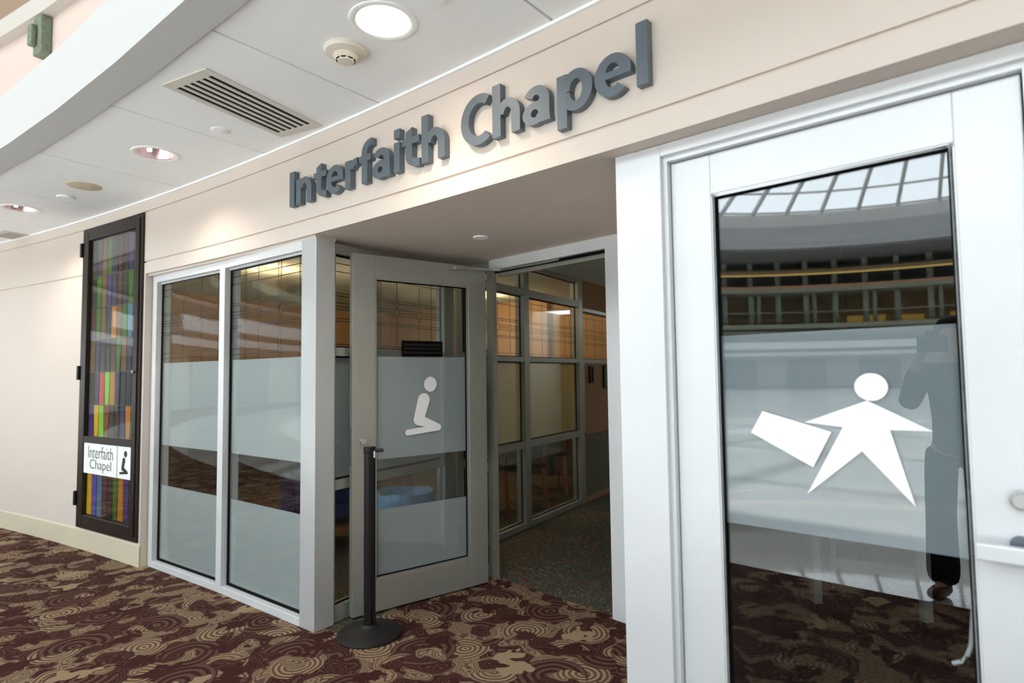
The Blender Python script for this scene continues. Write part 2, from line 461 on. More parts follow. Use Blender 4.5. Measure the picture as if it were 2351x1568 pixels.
mb.fb(F1, .14, F1.w - .04, .03, .08, 2.13, 2.145); mb.fb(F2, .02, .93, .03, .08, 2.13, 2.145)
mb.build('frame', 'alu', win, bevel=.002)
mb = MB(); mb.fb(F1, F1.w - .045, F1.w + .006, 0, .11, 0, 2.198); mb.fb(F2, 0, .022, 0, .11, 0, 2.197)
mb.build('mullion', 'alu', win)
for f, s0, s1, cols in ((F1, .14, F1.w - .045, [(.85, 0), (.87, 0), (.70, 1), (.47, 0), (.44, 1), (.24, 0), (.22, 0)]), (F2, .022, .925, [(.80, 0), (.82, 0), (.62, 1), (.36, 1), (.12, 0), (.14, 0)])):
    g = MB(); g.fb(f, s0, s1, GD, GD + .006, .045, 2.143); pane = g.build('glass_pane', 'glass', win)
    g = MB(); gasket(g, f, s0, s1, .045, 2.143, GD - .006, GD - .001, .017); g.build('gasket', 'black', win)
    for z0, z1 in ((.904, 1.524), (.058, .604)):
        g = MB(); g.fb(f, s0 + .004, s1 - .004, GD + .008, GD + .0085, z0, z1)
        o = g.build('frosted_band', 'film', pane); o['label'] = 'frosted white band on the glass'
    g = MB(); grid_leads(g, f, s0, s1, 1.524, 2.14, GD + .009, cols); o = g.build('leading', 'lead', pane)
g = MB(); g.sweep([(.02, 2.196), (.16, 2.196), (.16, Z_SOF), (.02, Z_SOF)], 52.6, 56.6, .6); g.build('head_filler', 'paint', win)

# ------------------------------------------------------------------ glazed side wall of the recess, then the narrow sidelight
# FS.n points away from the camera (towards the chapel room)
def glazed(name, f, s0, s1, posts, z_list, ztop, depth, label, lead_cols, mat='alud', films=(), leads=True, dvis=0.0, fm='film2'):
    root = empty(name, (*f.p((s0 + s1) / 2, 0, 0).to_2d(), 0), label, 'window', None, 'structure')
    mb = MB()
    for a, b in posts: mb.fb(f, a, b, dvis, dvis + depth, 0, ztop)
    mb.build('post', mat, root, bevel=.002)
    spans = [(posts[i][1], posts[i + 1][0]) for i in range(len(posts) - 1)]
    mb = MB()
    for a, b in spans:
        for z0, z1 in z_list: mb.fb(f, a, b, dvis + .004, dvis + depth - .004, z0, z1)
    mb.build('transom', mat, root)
    for i, (a, b) in enumerate(spans):
        zs = sorted(z_list)
        for (q0, q1), (r0, r1) in zip(zs, zs[1:]):
            g = MB(); g.fb(f, a, b, dvis + depth / 2, dvis + depth / 2 + .006, q1, r0); pane = g.build('glass_pane', 'glass', root)
            g = MB(); gasket(g, f, a, b, q1, r0, dvis + depth / 2 - .006, dvis + depth / 2 - .001, .009); g.build('gasket', 'black', root)
            for z0, z1 in films:
                if z0 >= q1 - .06 and z1 <= r0 + .06:
                    g = MB(); g.fb(f, a, b, dvis + depth / 2 + .008, dvis + depth / 2 + .0085, max(z0, q1), min(z1, r0)); g.build('frosted_band', fm, pane)
            if leads and q1 < 1.7 < r0:
                g = MB(); grid_leads(g, f, a, b, q1, r0, dvis + depth / 2 + .009, lead_cols); g.build('leading', 'lead', pane)
    return root
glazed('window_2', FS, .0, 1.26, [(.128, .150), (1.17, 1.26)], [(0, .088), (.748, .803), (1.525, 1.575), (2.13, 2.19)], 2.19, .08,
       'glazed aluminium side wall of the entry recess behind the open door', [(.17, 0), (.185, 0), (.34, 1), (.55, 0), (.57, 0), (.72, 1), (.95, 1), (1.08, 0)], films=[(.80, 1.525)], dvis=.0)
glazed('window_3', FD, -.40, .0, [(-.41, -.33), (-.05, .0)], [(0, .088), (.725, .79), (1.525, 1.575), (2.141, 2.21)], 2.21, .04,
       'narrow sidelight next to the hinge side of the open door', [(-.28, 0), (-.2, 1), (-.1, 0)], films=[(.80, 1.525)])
# door frame of the recess
tr = empty('trim_3', (*JL, 0), 'aluminium frame of the open doorway', 'door frame', None, 'structure')
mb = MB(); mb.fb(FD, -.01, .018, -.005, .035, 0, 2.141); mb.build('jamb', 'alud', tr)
mb = MB(); mb.fb(FD, .995, 1.09, -.01, .11, 0, 2.141); mb.build('jamb', 'alu', tr)
mb = MB(); mb.fb(FD, -.01, 1.09, -.01, .11, 2.141, Z_SOF); mb.build('head', 'alu', tr)
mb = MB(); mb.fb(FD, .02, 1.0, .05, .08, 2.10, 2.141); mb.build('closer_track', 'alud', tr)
mb = MB(); mb.fb(FD, .0, 1.0, .02, .04, 2.125, 2.142); mb.build('stop_strip', 'black', tr)

# ------------------------------------------------------------------ open door leaf
OA, OB = Vector((-.942, 3.517)), Vector((-.177, 4.091))
FO = F(OA, OB); DW = .956
d1 = empty('door_1', (*OB, 0), 'open grey aluminium glass door with a white kneeling figure', 'door', None, 'structure')
def leaf(root, f, s0, s1, z0, z1, st, rail_t, rail_b, d, th, mat):
    for a, b in ((s0, s0 + st), (s1 - st, s1)):
        g = MB(); g.fb(f, a, b, d, d + th, z0, z1); g.build('stile', mat, root, bevel=.003)
    g = MB(); g.fb(f, s0 + st, s1 - st, d + .0008, d + th, z1 - rail_t, z1); g.build('top_rail', mat, root, bevel=.002)
    g = MB(); g.fb(f, s0 + st, s1 - st, d + .0008, d + th, z0, z0 + rail_b); g.build('bottom_rail', mat, root, bevel=.002)
    a, b, c, e = s0 + st, s1 - st, z0 + rail_b, z1 - rail_t
    g = MB()                                              # glazing bead
    w = .012
    g.fb(f, a, a + w, d + .004, d + .02, c, e); g.fb(f, b - w, b, d + .004, d + .02, c, e); g.fb(f, a, b, d + .004, d + .02, c, c + w); g.fb(f, a, b, d + .004, d + .02, e - w, e)
    g.build('glazing_bead', mat, root)
    return a, b, c, e
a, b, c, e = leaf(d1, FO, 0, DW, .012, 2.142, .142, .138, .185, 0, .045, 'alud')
g = MB(); g.fb(FO, a, b, .020, .026, c, e); pane = g.build('glass_pane', 'glass', d1)
g = MB(); gasket(g, FO, a + .012, b - .012, c + .012, e - .012, .014, .0195, .007); g.build('gasket', 'black', d1)
for z0, z1 in ((.900, 1.523), (c, .598)):
    g = MB(); g.fb(FO, a, b, .028, .0285, z0, z1); g.build('frosted_band', 'film2', pane)
def ell(cx, cz, rx, rz, n=40): return [(cx + rx * math.cos(2 * PI * i / n), cz + rz * math.sin(2 * PI * i / n)) for i in range(n)]
def capsule(x0, z0, r0, x1, z1, r1, n=12):
    an = math.atan2(z1 - z0, x1 - x0); out = []
    for i in range(n + 1): out.append((x0 + r0 * math.cos(an + PI / 2 + PI * i / n), z0 + r0 * math.sin(an + PI / 2 + PI * i / n)))
    for i in range(n + 1): out.append((x1 + r1 * math.cos(an - PI / 2 + PI * i / n), z1 + r1 * math.sin(an - PI / 2 + PI * i / n)))
    return out
def kneel(mb, f, sx, sz, k, d0, d1, flip=1):
    """kneeling pictogram, sx = centre of the base, sz = its lowest point, k = height"""
    X = lambda u: sx + flip * u * k
    Z = lambda v: sz + v * k
    for n_, poly in enumerate((ell(X(.17), Z(.868), .125 * k, .132 * k), capsule(X(.04), Z(.60), .115 * k, X(-.06), Z(.26), .098 * k), capsule(X(-.055), Z(.255), .093 * k, X(.33), Z(.115), .052 * k), capsule(X(.33), Z(.105), .052 * k, X(-.27), Z(.052), .050 * k))):
        mb.fprism(f, poly, d0 + n_ * .0001, d1 - n_ * .0001)
g = MB(); kneel(g, FO, .468, 1.030, .366, .0184, .0196); o = g.build('kneeling_figure', 'white', pane); o['label'] = 'white kneeling figure pictogram'
pl = MB(); pl.fb(FO, .327, .618, .012, .0195, 1.524, 1.625); pq = pl.build('plaque', 'black', d1, bevel=.001); pq['label'] = 'small black plaque'
g = MB()
for z in (1.60, 1.575, 1.55): g.fb(FO, .34, .605, .0112, .0122, z - .006, z + .006)
g.build('ridge', 'blk', pq)
g = MB(); g.lathe(FO.p(.062, 0, 1.02), [(0, -.022), (.017, -.022), (.019, -.016), (.019, 0), (0, 0)], 24, f=FO); g.build('lock_cylinder', 'chrome', d1, smooth=True)
g = MB(); g.lathe(FO.p(.03, .045, 1.01), [(0, 0), (.02, 0), (.02, .014), (.012, .02), (0, .02)], 24, f=FO); g.build('lock_cylinder', 'chrome', d1, smooth=True)
g = MB(); g.fb(FO, -.002, .0, .008, .036, .88, 1.10); g.build('latch_plate', 'chrome', d1)
ca = MB(); q0 = FO.p(.70, -.012, 2.115); q1 = FO.p(.95, -.05, 2.118); q2 = FD.p(.30, .0, 2.135)
ca.bar(q0, FD.p(.12, -.02, 2.125), .018, .012); ca.bar(FD.p(.12, -.02, 2.129), FD.p(.62, .02, 2.133), .018, .01)
ca.lathe(q0 + Vector((0, 0, -.012)), [(0, 0), (.014, 0), (.014, .022), (0, .022)], 16); ca.build('closer_arm', 'chrome', d1)
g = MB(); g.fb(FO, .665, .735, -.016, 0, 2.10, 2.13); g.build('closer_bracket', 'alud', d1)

# ------------------------------------------------------------------ white door on the right
tr = empty('trim_4', (*FR.p(-1.145, 0, 0).to_2d(), 0), 'white aluminium frame of the closed door', 'door frame', None, 'structure')
for s0, s1 in ((-1.145, -.9635), (.032, .20)):
    g = MB(); g.fb(FR, s0, s1, 0, .12, 0, 2.2115); g.build('jamb', 'alu', tr, bevel=.002)
g = MB(); g.fb(FR, -.9635, .032, .0005, .12, 2.17, 2.2115); g.build('head', 'alu', tr, bevel=.002)
g = MB(); g.fb(FR, -.9635, -.947, .02, .12, 0, 2.17); g.fb(FR, .016, .032, .02, .12, 0, 2.17); g.fb(FR, -.947, .016, .02, .12, 2.152, 2.17); g.build('stop', 'alu', tr)
d2 = empty('door_2', (*FR.p(.012, .045, 0).to_2d(), 0), 'closed white glass door with a traveller figure carrying a case', 'door', None, 'structure')
a, b, c, e = leaf(d2, FR, -.944, .012, .012, 2.148, .142, .138, .185, .045, .045, 'alu')
g = MB(); g.fb(FR, a, b, .060, .066, c, e); pane = g.build('glass_pane', 'dglass', d2)
g = MB(); gasket(g, FR, a + .004, b - .004, c, e - .004, .049, .0595, .0125); g.build('gasket', 'black', d2)
g = MB(); g.fb(FR, a, b, .068, .0685, .902, 1.523); g.build('frosted_band', 'film', pane)
g = MB(); dd0, dd1 = .0585, .0598
g.fprism(FR, ell(-.3525, 1.3525, .0425, .0400), dd0, dd1)
g.fprism(FR, [(-.364, 1.3135), (-.210, 1.2325), (-.310, 1.231), (-.257, 1.0225), (-.3825, 1.166), (-.536, 1.0245), (-.430, 1.2335), (-.5355, 1.2435)], dd0, dd1)
o = g.build('traveller_figure', 'white', pane); o['label'] = 'white traveller pictogram with arms spread'
g = MB(); g.fprism(FR, [(-.659, 1.2745), (-.460, 1.218), (-.515, 1.108), (-.698, 1.204)], dd0, dd1); g.build('suitcase_figure', 'white', pane)
g = MB(); g.lathe(FR.p(-.034, .045, 1.074), [(0, -.030), (.017, -.030), (.0235, -.022), (.0235, 0), (0, 0)], 28, f=FR); g.build('lock_cylinder', 'chrome', d2, smooth=True)
g = MB(); g.lathe(FR.p(-.04, .045, .962), [(0, -.02), (.020, -.02), (.022, -.014), (.022, 0), (0, 0)], 24, f=FR); g.build('lever_rose', 'slate', d2, smooth=True)
g = MB(); g.fb(FR, -.128, .008, -.015, .010, .924, .965); g.fb(FR, -.06, -.02, .010, .045, .935, .958); g.build('lever_handle', 'alu', d2, bevel=.004)
pts = [(-.139, .79), (-.146, .765), (-.150, .72), (-.154, .675), (-.163, .645), (-.178, .625), (-.196, .615)]
g = MB(); g.tube([FR.p(x, .085, z) for x, z in pts], .006, 10); g.build('pull_cord', 'white', d2, smooth=True)

# ------------------------------------------------------------------ chapel interior
KC = Vector((-.151, 5.092)); FC = F(KC, KC + kdir)
glazed('window_4', FC, -.62, 1.78, [(-.62, -.56), (.505, .60), (1.67, 1.78)], [(0, .05), (.725, .79), (1.522, 1.566), (2.135, 2.203), (2.405, 2.45)], 2.45, .1,
       'glazed corridor partition with leaded upper panes inside the chapel', [(-.3, 1), (-.08, 0), (-.06, 0), (.15, 1), (.35, 1), (.72, 0), (.75, 0), (.95, 1), (1.2, 1), (1.45, 1), (1.58, 0), (1.6, 0)], films=[(.79, 1.522)], fm='film3')
mb = MB(); mb.fb(FC, 1.78, 5.5, 0, .1, .06, .746)
S(mb.build('wall_dado', 'dado'), 'dark green grey dado panel along the corridor', 'wall')
mb = MB(); mb.fb(FC, 1.78, 5.5, 0.01, .1, .746, 1.522); mb.fb(FC, 1.78, 5.5, .01, .1, 2.135, 2.45)
mb.fb(FC, 1.78, 5.5, -.005, .1, 0, .06); mb.fb(FC, 1.78, 5.5, -.01, .1, .735, .76)
S(mb.build('wall_corridor', 'brownw'), 'brown corridor wall beyond the partition', 'wall')
w5 = glazed('window_5', FC, 1.78, 5.5, [(1.78, 1.80), (3.0, 3.06), (4.2, 4.26), (5.44, 5.5)], [(1.522, 1.566), (2.10, 2.135)], 1.523, .1,
       'leaded clerestory strip over the corridor wall', [(2.0 + .22 * i, i % 2) for i in range(16)])
Q = Q_ = lambda s_, d_: FC.p(s_, d_, 0).to_2d()
def slab(name, pts, z0, z1, mat, label, cat):
    mb = MB(); mb.zprism([tuple(q) for q in pts], z0, z1); return S(mb.build(name, mat), label, cat)
slab('ceiling_chapel', [P(52.5 + .75 * i, .25) for i in range(19)] + [P(66, 8), P(36, 8)] + [P(40 + .75 * i, .25) for i in range(11)] + [FD.p(1.2, .12, 0).to_2d(), FD.p(-.5, .12, 0).to_2d(), POST2 + kdir * .1], 2.46, 2.54, 'iceil', 'dim grey ceiling inside the chapel', 'ceiling')
for z0, z1, mt, nm, lb in ((.0, .95, 'wood2', 'dado', 'dark wood dado'), (.95, 2.5, 'tanw', 'upper', 'warm tan plaster')):
    mb = MB(); mb.sweep([(5.0, z0), (5.0, z1), (5.15, z1), (5.15, z0)], 55.5, 66, 1)
    S(mb.build('wall_back_' + nm, mt), lb + ' on the back wall of the chapel room', 'wall')
    slab('wall_side_' + nm, (P(61.2, .2), P(61.5, .2), P(61.5, 5.1), P(61.2, 5.1)), z0, z1, mt, lb + ' on the side wall of the chapel room', 'wall')
    slab('wall_rear_' + nm, [Q_(3.2, .1), Q_(3.3, .1), Q_(3.3, 3.6), Q_(3.2, 3.6)], z0, z1, mt, lb + ' on the rear wall of the chapel room', 'wall')
# corridor right wall and end
cw = [Q(-1.2, -2.1), Q(6, -2.1), Q(6, -2.25), Q(-1.2, -2.25)]
slab('wall_far', cw, 0, 2.5, 'iceil', 'pale right hand wall of the chapel corridor', 'wall')
slab('wall_end', [Q(5.5, .1), Q(5.6, .1), Q(5.6, -2.2), Q(5.5, -2.2)], 0, 2.5, 'brownw', 'brown end wall of the corridor', 'wall')
# small room behind the white door
FRp = lambda a_, d_: FR.p(a_, d_, 0).to_2d()
slab('wall_store', [FRp(-1.6, 3.0), FRp(2.2, 3.0), FRp(2.2, 3.1), FRp(-1.6, 3.1)], 0, 2.46, 'dark', 'back wall with gloom in its colour behind the white door', 'wall')
slab('wall_store_left', [FRp(-1.01, .121), FRp(-1.01, 3.0), FRp(-1.20, 3.0), FRp(-1.20, .121)], 0, 2.46, 'dark', 'side wall with gloom in its colour behind the white door', 'wall')
slab('wall_store_right', [FRp(2.1, .13), FRp(2.1, 3.0), FRp(2.2, 3.0), FRp(2.2, .13)], 0, 2.46, 'dark', 'side wall with gloom in its colour behind the white door, handle side', 'wall')
slab('ceiling_store', [FRp(-1.12, .125), FRp(-1.12, 3.0), FRp(2.1, 3.0), FRp(2.1, .125)], 2.40, 2.46, 'dark', 'ceiling with gloom in its colour behind the white door', 'ceiling')

# picture frames on the corridor wall
for i, (s_, z0, z1, w_, lab) in enumerate(((1.93, 1.30, 1.49, .09, 'small dark framed notice on the corridor wall nearest the partition'), (2.32, 1.24, 1.50, .22, 'larger dark framed picture further along the corridor wall'))):
    t = empty('picture_frame', (*FC.p(s_ + w_ / 2, -.0, 0).to_2d(), (z0 + z1) / 2), lab, 'picture', 'framed pictures on the corridor wall')
    g = MB(); gasket(g, FC, s_, s_ + w_, z0, z1, -.012, .012, .02); g.build('frame', 'bronze', t)
    g = MB(); g.fb(FC, s_ + .02, s_ + w_ - .02, .0, .01, z0 + .02, z1 - .02); g.build('picture', 'dado', t)

# ------------------------------------------------------------------ furniture inside
def bin_thing():
    x, y = -.80, 4.44
    t = empty('trash_bin', (x, y, -.004), 'white bin with a pale blue plastic liner seen through the open door', 'bin')
    g = MB(); g.lathe((x, y, -.004), [(0, 0), (.15, 0), (.155, .01), (.195, .50), (.203, .505), (.203, .52), (.19, .52), (.15, .02), (0, .02)], 40); g.build('bin_body', 'bin', t, smooth=True)
    g = MB(); n = 64; rows = []
    for r_, h_ in ((.200, .42), (.214, .47), (.216, .53), (.200, .562), (.178, .54), (.150, .42), (.10, .34), (.001, .33)):
        row = []
        for i in range(n):
            a_ = 2 * PI * i / n; wob = 1 + .025 * math.sin(7 * a_ + h_ * 9) + .02 * math.sin(13 * a_ + h_ * 30)
            row.append(g.bm.verts.new((x + r_ * wob * math.cos(a_), y + r_ * wob * math.sin(a_), h_ + .004 * math.sin(5 * a_ + r_ * 20) + .005 * math.sin(3 * a_))))
        rows.append(row)
    for A_, B_ in zip(rows, rows[1:]):
        for i in range(n): g.bm.faces.new((A_[i], A_[(i + 1) % n], B_[(i + 1) % n], B_[i]))
    g.build('bin_liner', 'liner', t, smooth=True)
bin_thing()
def armchair(x, y, rz):
    t = empty('lounge_chair', (0, 0, 0), 'navy upholstered chair with a wood base behind the side glass', 'chair')
    g = MB(); g.box(-.30, .30, -.30, .30, .26, .44); g.build('seat', 'navy', t, bevel=.03)
    g = MB(); g.hexa([Vector(q) for q in ((-.30, .20, .40), (.30, .20, .40), (.30, .34, .40), (-.30, .34, .40), (-.30, .28, .80), (.30, .28, .80), (.30, .38, .80), (-.30, .38, .80))]); g.build('backrest', 'navy', t, bevel=.03)
    for sx in (-1, 1):
        g = MB(); g.box(sx * .33 - .035, sx * .33 + .035, -.28, .32, .20, .60); g.build('armrest', 'navy', t, bevel=.02)
        for sy in (-1, 1):
            g = MB(); g.bar((sx * .29, sy * .25, 0), (sx * .28, sy * .24, .2), .045); g.build('leg', 'wood', t)
    g = MB(); g.box(-.33, .33, -.29, .33, .16, .205); g.build('base_rail', 'wood', t)
    t.location = (x, y, -.004); t.rotation_euler = (0, 0, rz)
armchair(-1.56, 5.10, math.radians(205))
def wood_chair():
    t = empty('wooden_chair', (0, 0, 0), 'wooden chair with dark seat nearest the corridor partition', 'chair', 'wooden chairs behind the partition')
    g = MB(); g.box(-.23, .23, -.23, .23, .43, .48); g.build('seat', 'dfab', t, bevel=.015)
    g = MB(); g.hexa([Vector(q) for q in ((-.21, .20, .55), (.21, .20, .55), (.21, .225, .55), (-.21, .225, .55), (-.21, .27, .88), (.21, .27, .88), (.21, .295, .88), (-.21, .295, .88))]); g.build('backrest', 'dfab', t)
    for sx in (-1, 1):
        g = MB(); g.bar((sx * .22, -.26, 0), (sx * .20, -.18, .43), .035); g.build('leg', 'wood', t)
        g = MB(); g.bar((sx * .22, .30, 0), (sx * .21, .20, .45), .035); g.bar((sx * .21, .20, .45), (sx * .21, .29, .90), .03); g.build('leg', 'wood', t)
        g = MB(); g.bar((sx * .21, -.2, .2), (sx * .21, .24, .2), .02); g.build('stretcher', 'wood', t)
    return t
wc = wood_chair()
for i, (s_, d_, rz, lab) in enumerate(((1.25, .55, 200, 'wooden chair with dark seat nearest the corridor partition'), (.62, .75, 190, 'wooden chair with dark seat second in the row behind the partition'), (2.2, .75, 185, 'wooden chair with dark seat farthest along the partition row'))):
    o = wc if i == 0 else copy_tree(wc)
    q = FC.p(s_, d_, 0); o.location = (q.x, q.y, -.004); o.rotation_euler = (0, 0, math.radians(rz)); o['label'] = lab
def cart():
    n1, n2, r1, r2 = Vector((1.62, 3.28)), Vector((2.03, 3.02)), Vector((1.98, 3.80)), Vector((2.36, 3.53))
    t = empty('rolling_cart', (*((n1 + r2) / 2), -.004), 'grey rolling cart on black casters behind the white glass door', 'cart')
    for q in (n1, n2, r1, r2):
        g = MB(); g.bar((q.x, q.y, .16), (q.x, q.y, .74), .042); lg = g.build('leg', 'alu', t)
        g = MB(); f = F(q, q + Vector((.75, -.65))); g.lathe(f.p(.012, -.016, .046), [(0, 0), (.04, 0), (.05, .008), (.05, .024), (.04, .032), (0, .032)], 20, f=f); g.bar((q.x, q.y, .08), (q.x, q.y, .16), .026)
        g.build('caster', 'rub', lg)
    for a_, b_, z_ in ((r1, r2, .21), (n1, n2, .70), (n1, r1, .70), (n2, r2, .70), (r1, r2, .70)):
        g = MB(); g.bar((*a_, z_), (*b_, z_), .03, .06 if z_ < .5 else .05); g.build('frame_rail', 'alu', t)
    g = MB(); g.zprism([tuple(q) for q in (n1 + Vector((-.08, -.02)), n2 + Vector((.0, -.08)), r2 + Vector((.08, .02)), r1 + Vector((0, .08)))], .74, .77); g.build('table_top', 'alu', t, bevel=.005)
cart()

# ------------------------------------------------------------------ display case in the curved wall
FX = F(P(56.645, 0), P(58.585, 0)); CWID = FX.w
dc = empty('display_case', (*FX.p(CWID / 2, 0, 0).to_2d(), .18), 'tall dark bronze display case of coloured glass strips set in the curved wall', 'display case')
g = MB(); gasket(g, FX, 0, CWID, .18, 2.69, -.016, .02, .035); g.fb(FX, .03, CWID - .03, .125, .135, .21, 2.66)
for q in ((.03, .04, .02, .13), (CWID - .04, CWID - .03, .02, .13)): g.fb(FX, q[0], q[1], q[2], q[3], .21, 2.66)
g.fb(FX, .03, CWID - .03, .02, .13, .21, .22); g.fb(FX, .03, CWID - .03, .02, .13, 2.65, 2.66); g.build('case_body', 'bronze', dc)
g = MB(); GX0, GX1 = .095, .885
g.fb(FX, .037, GX0, -.024, .01, .215, 2.655); g.fb(FX, GX1, CWID - .037, -.024, .01, .215, 2.655)
g.fb(FX, GX0, GX1, -.023, .01, 2.585, 2.655); g.fb(FX, GX0, GX1, -.023, .01, .215, .29); g.fb(FX, GX0, GX1, -.023, .01, .886, .937)
dfm = g.build('door_frame', 'bronze', dc, bevel=.003)
g = MB(); g.fb(FX, GX0, GX1, -.006, -.001, .29, .886); g.fb(FX, GX0, GX1, -.006, -.001, .937, 2.585); g.build('glass_pane', 'glass', dfm)
for z in (2.515, 1.465, .416):
    g = MB(); g.fb(FX, CWID - .012, CWID + .022, -.034, .0, z - .06, z + .06); g.build('hinge', 'bronze2', dfm, bevel=.004)
g = MB(); g.lathe(FX.p(.068, -.024, 1.463), [(0, -.016), (.013, -.016), (.013, 0), (0, 0)], 16, f=FX); g.build('lock', 'chrome', dfm)
cols = dict(v=(58, 40, 120), b=(92, 78, 200), y=(250, 190, 20), l=(140, 220, 20), r=(140, 50, 22), k=(26, 26, 28), o=(206, 128, 22), g=(60, 110, 24), m=(84, 30, 40), p=(226, 40, 70), s=(86, 128, 160), d=(46, 40, 84), n=(120, 84, 40), w=(140, 140, 150))
SM = {}
for k_, c_ in cols.items():
    SM[k_] = pmat('coloured_glass_' + {'v': 'violet', 'b': 'blue', 'y': 'yellow', 'l': 'lime', 'r': 'rust', 'k': 'black', 'o': 'orange', 'g': 'green', 'm': 'maroon', 'p': 'pink', 's': 'steel', 'd': 'indigo', 'n': 'brown', 'w': 'grey'}[k_], c_, .25, 0, .5)
rows = [(.296, .637, 'ybsmkgovk'), (.940, 1.196, 'vylrkkdog'), (1.200, 1.466, 'kdplodkkm'), (1.470, 1.737, 'ndkkmgndk'), (1.741, 2.001, 'mgndongsk'), (2.005, 2.267, 'kgnvdmkgn'), (2.271, 2.58, 'kdngdmkvn')]
for z0, z1, st in rows:
    n = len(st); w_ = (GX1 - GX0) / n
    for i, ch in enumerate(st):
        x1 = GX1 - i * w_; x0 = x1 - w_; tw = (.014 if i % 2 else -.014)
        g = MB(); g.fprism(FX, [(x0 + .002 + max(0, tw), z0), (x1 - .002 - max(0, tw), z0), (x1 - .002 + min(0, tw) * .5, z1), (x0 + .002 - min(0, tw) * .5, z1)], .012, .018)
        g.build('glass_strip', SM[ch], dc)
    if z0 > .9:
        g = MB(); g.tube([FX.p(GX0, .008, z0 - .002), FX.p(GX1, .008, z0 - .002)], .0035, 6); g.build('hanging_wire', 'chrome', dc)
sg = empty('chapel_sign', (*FX.p(.49, .0, 0).to_2d(), .637), 'white sign with the chapel name and a black kneeling figure inside the display case', 'sign')
g = MB(); g.fb(FX, .102, .880, -.017, -.008, .637, .884); g.build('sign_panel', 'white', sg)
tk = pmat('sign_ink', (40, 38, 40), .6)
for body, x_l, x_r, z0, z1 in (('Interfaith', .80, .385, .765, .862), ('Chapel', .77, .41, .655, .755)):
    g = MB(); place_text(text_mesh(body, -.012, .02), FX, x_l, x_r, z0, z1, -.0182, -.0168, g); o = g.build('lettering', tk, sg)
g = MB(); g.fb(FX, .312, .317, -.0182, -.0168, .640, .882); g.build('divider_line', tk, sg)
g = MB(); kneel(g, FX, .215, .668, .185, -.0184, -.0166, -1); g.build('kneeling_figure', tk, sg)

# ------------------------------------------------------------------ raised letters
LET = [('I', 52.945, 52.853, 2.393, 2.596, 'capital I starting Interfaith'), ('n', 52.816, 52.530, 2.392, 2.543, 'letter n after the capital I'), ('t', 52.486, 52.262, 2.390, 2.585, 'letter t between n and e in Interfaith'),
       ('e', 52.258, 51.964, 2.389, 2.546, 'letter e between t and r in Interfaith'), ('r', 51.933, 51.735, 2.393, 2.546, 'letter r before the f in Interfaith'), ('f', 51.706, 51.505, 2.393, 2.618, 'letter f in Interfaith'),
       ('a', 51.500, 51.225, 2.389, 2.548, 'letter a following the f in Interfaith'), ('i', 51.170, 51.089, 2.394, 2.606, 'dotted letter i in Interfaith'), ('t', 51.055, 50.815, 2.390, 2.588, 'letter t before the h ending Interfaith'),
       ('h', 50.785, 50.485, 2.393, 2.618, 'letter h ending Interfaith'), ('C', 50.282, 49.935, 2.390, 2.609, 'capital C starting Chapel'), ('h', 49.922, 49.632, 2.393, 2.618, 'letter h after the capital C'),
       ('a', 49.606, 49.335, 2.389, 2.556, 'letter a between h and p in Chapel'), ('p', 49.270, 48.957, 2.334, 2.556, 'letter p with its tail in Chapel'), ('e', 48.938, 48.643, 2.389, 2.558, 'letter e before the final l of Chapel'), ('l', 48.603, 48.516, 2.392, 2.617, 'tall letter l ending Chapel')]
ST, HS = .0455, .036                                    # stem and horizontal stroke
def sector(cx, cz, rx, rz, a0, a1, t, h, n=26):
    a0, a1 = math.radians(a0), math.radians(a1)
    o_ = [(cx + rx * math.cos(a0 + (a1 - a0) * i / n), cz + rz * math.sin(a0 + (a1 - a0) * i / n)) for i in range(n + 1)]
    i_ = [(cx + (rx - t) * math.cos(a0 + (a1 - a0) * i / n), cz + (rz - h) * math.sin(a0 + (a1 - a0) * i / n)) for i in range(n + 1)]
    return o_ + i_[::-1]
def rect(x0, x1, z0, z1): return [(x0, z0), (x1, z0), (x1, z1), (x0, z1)]
def arch(w, X):
    x0 = ST * .35; rx = (w - x0) / 2; zc = X - rx * 1.05
    return [sector(w - rx, zc, rx, X - zc, 0, 168, ST, HS), rect(w - ST, w, 0, zc)]
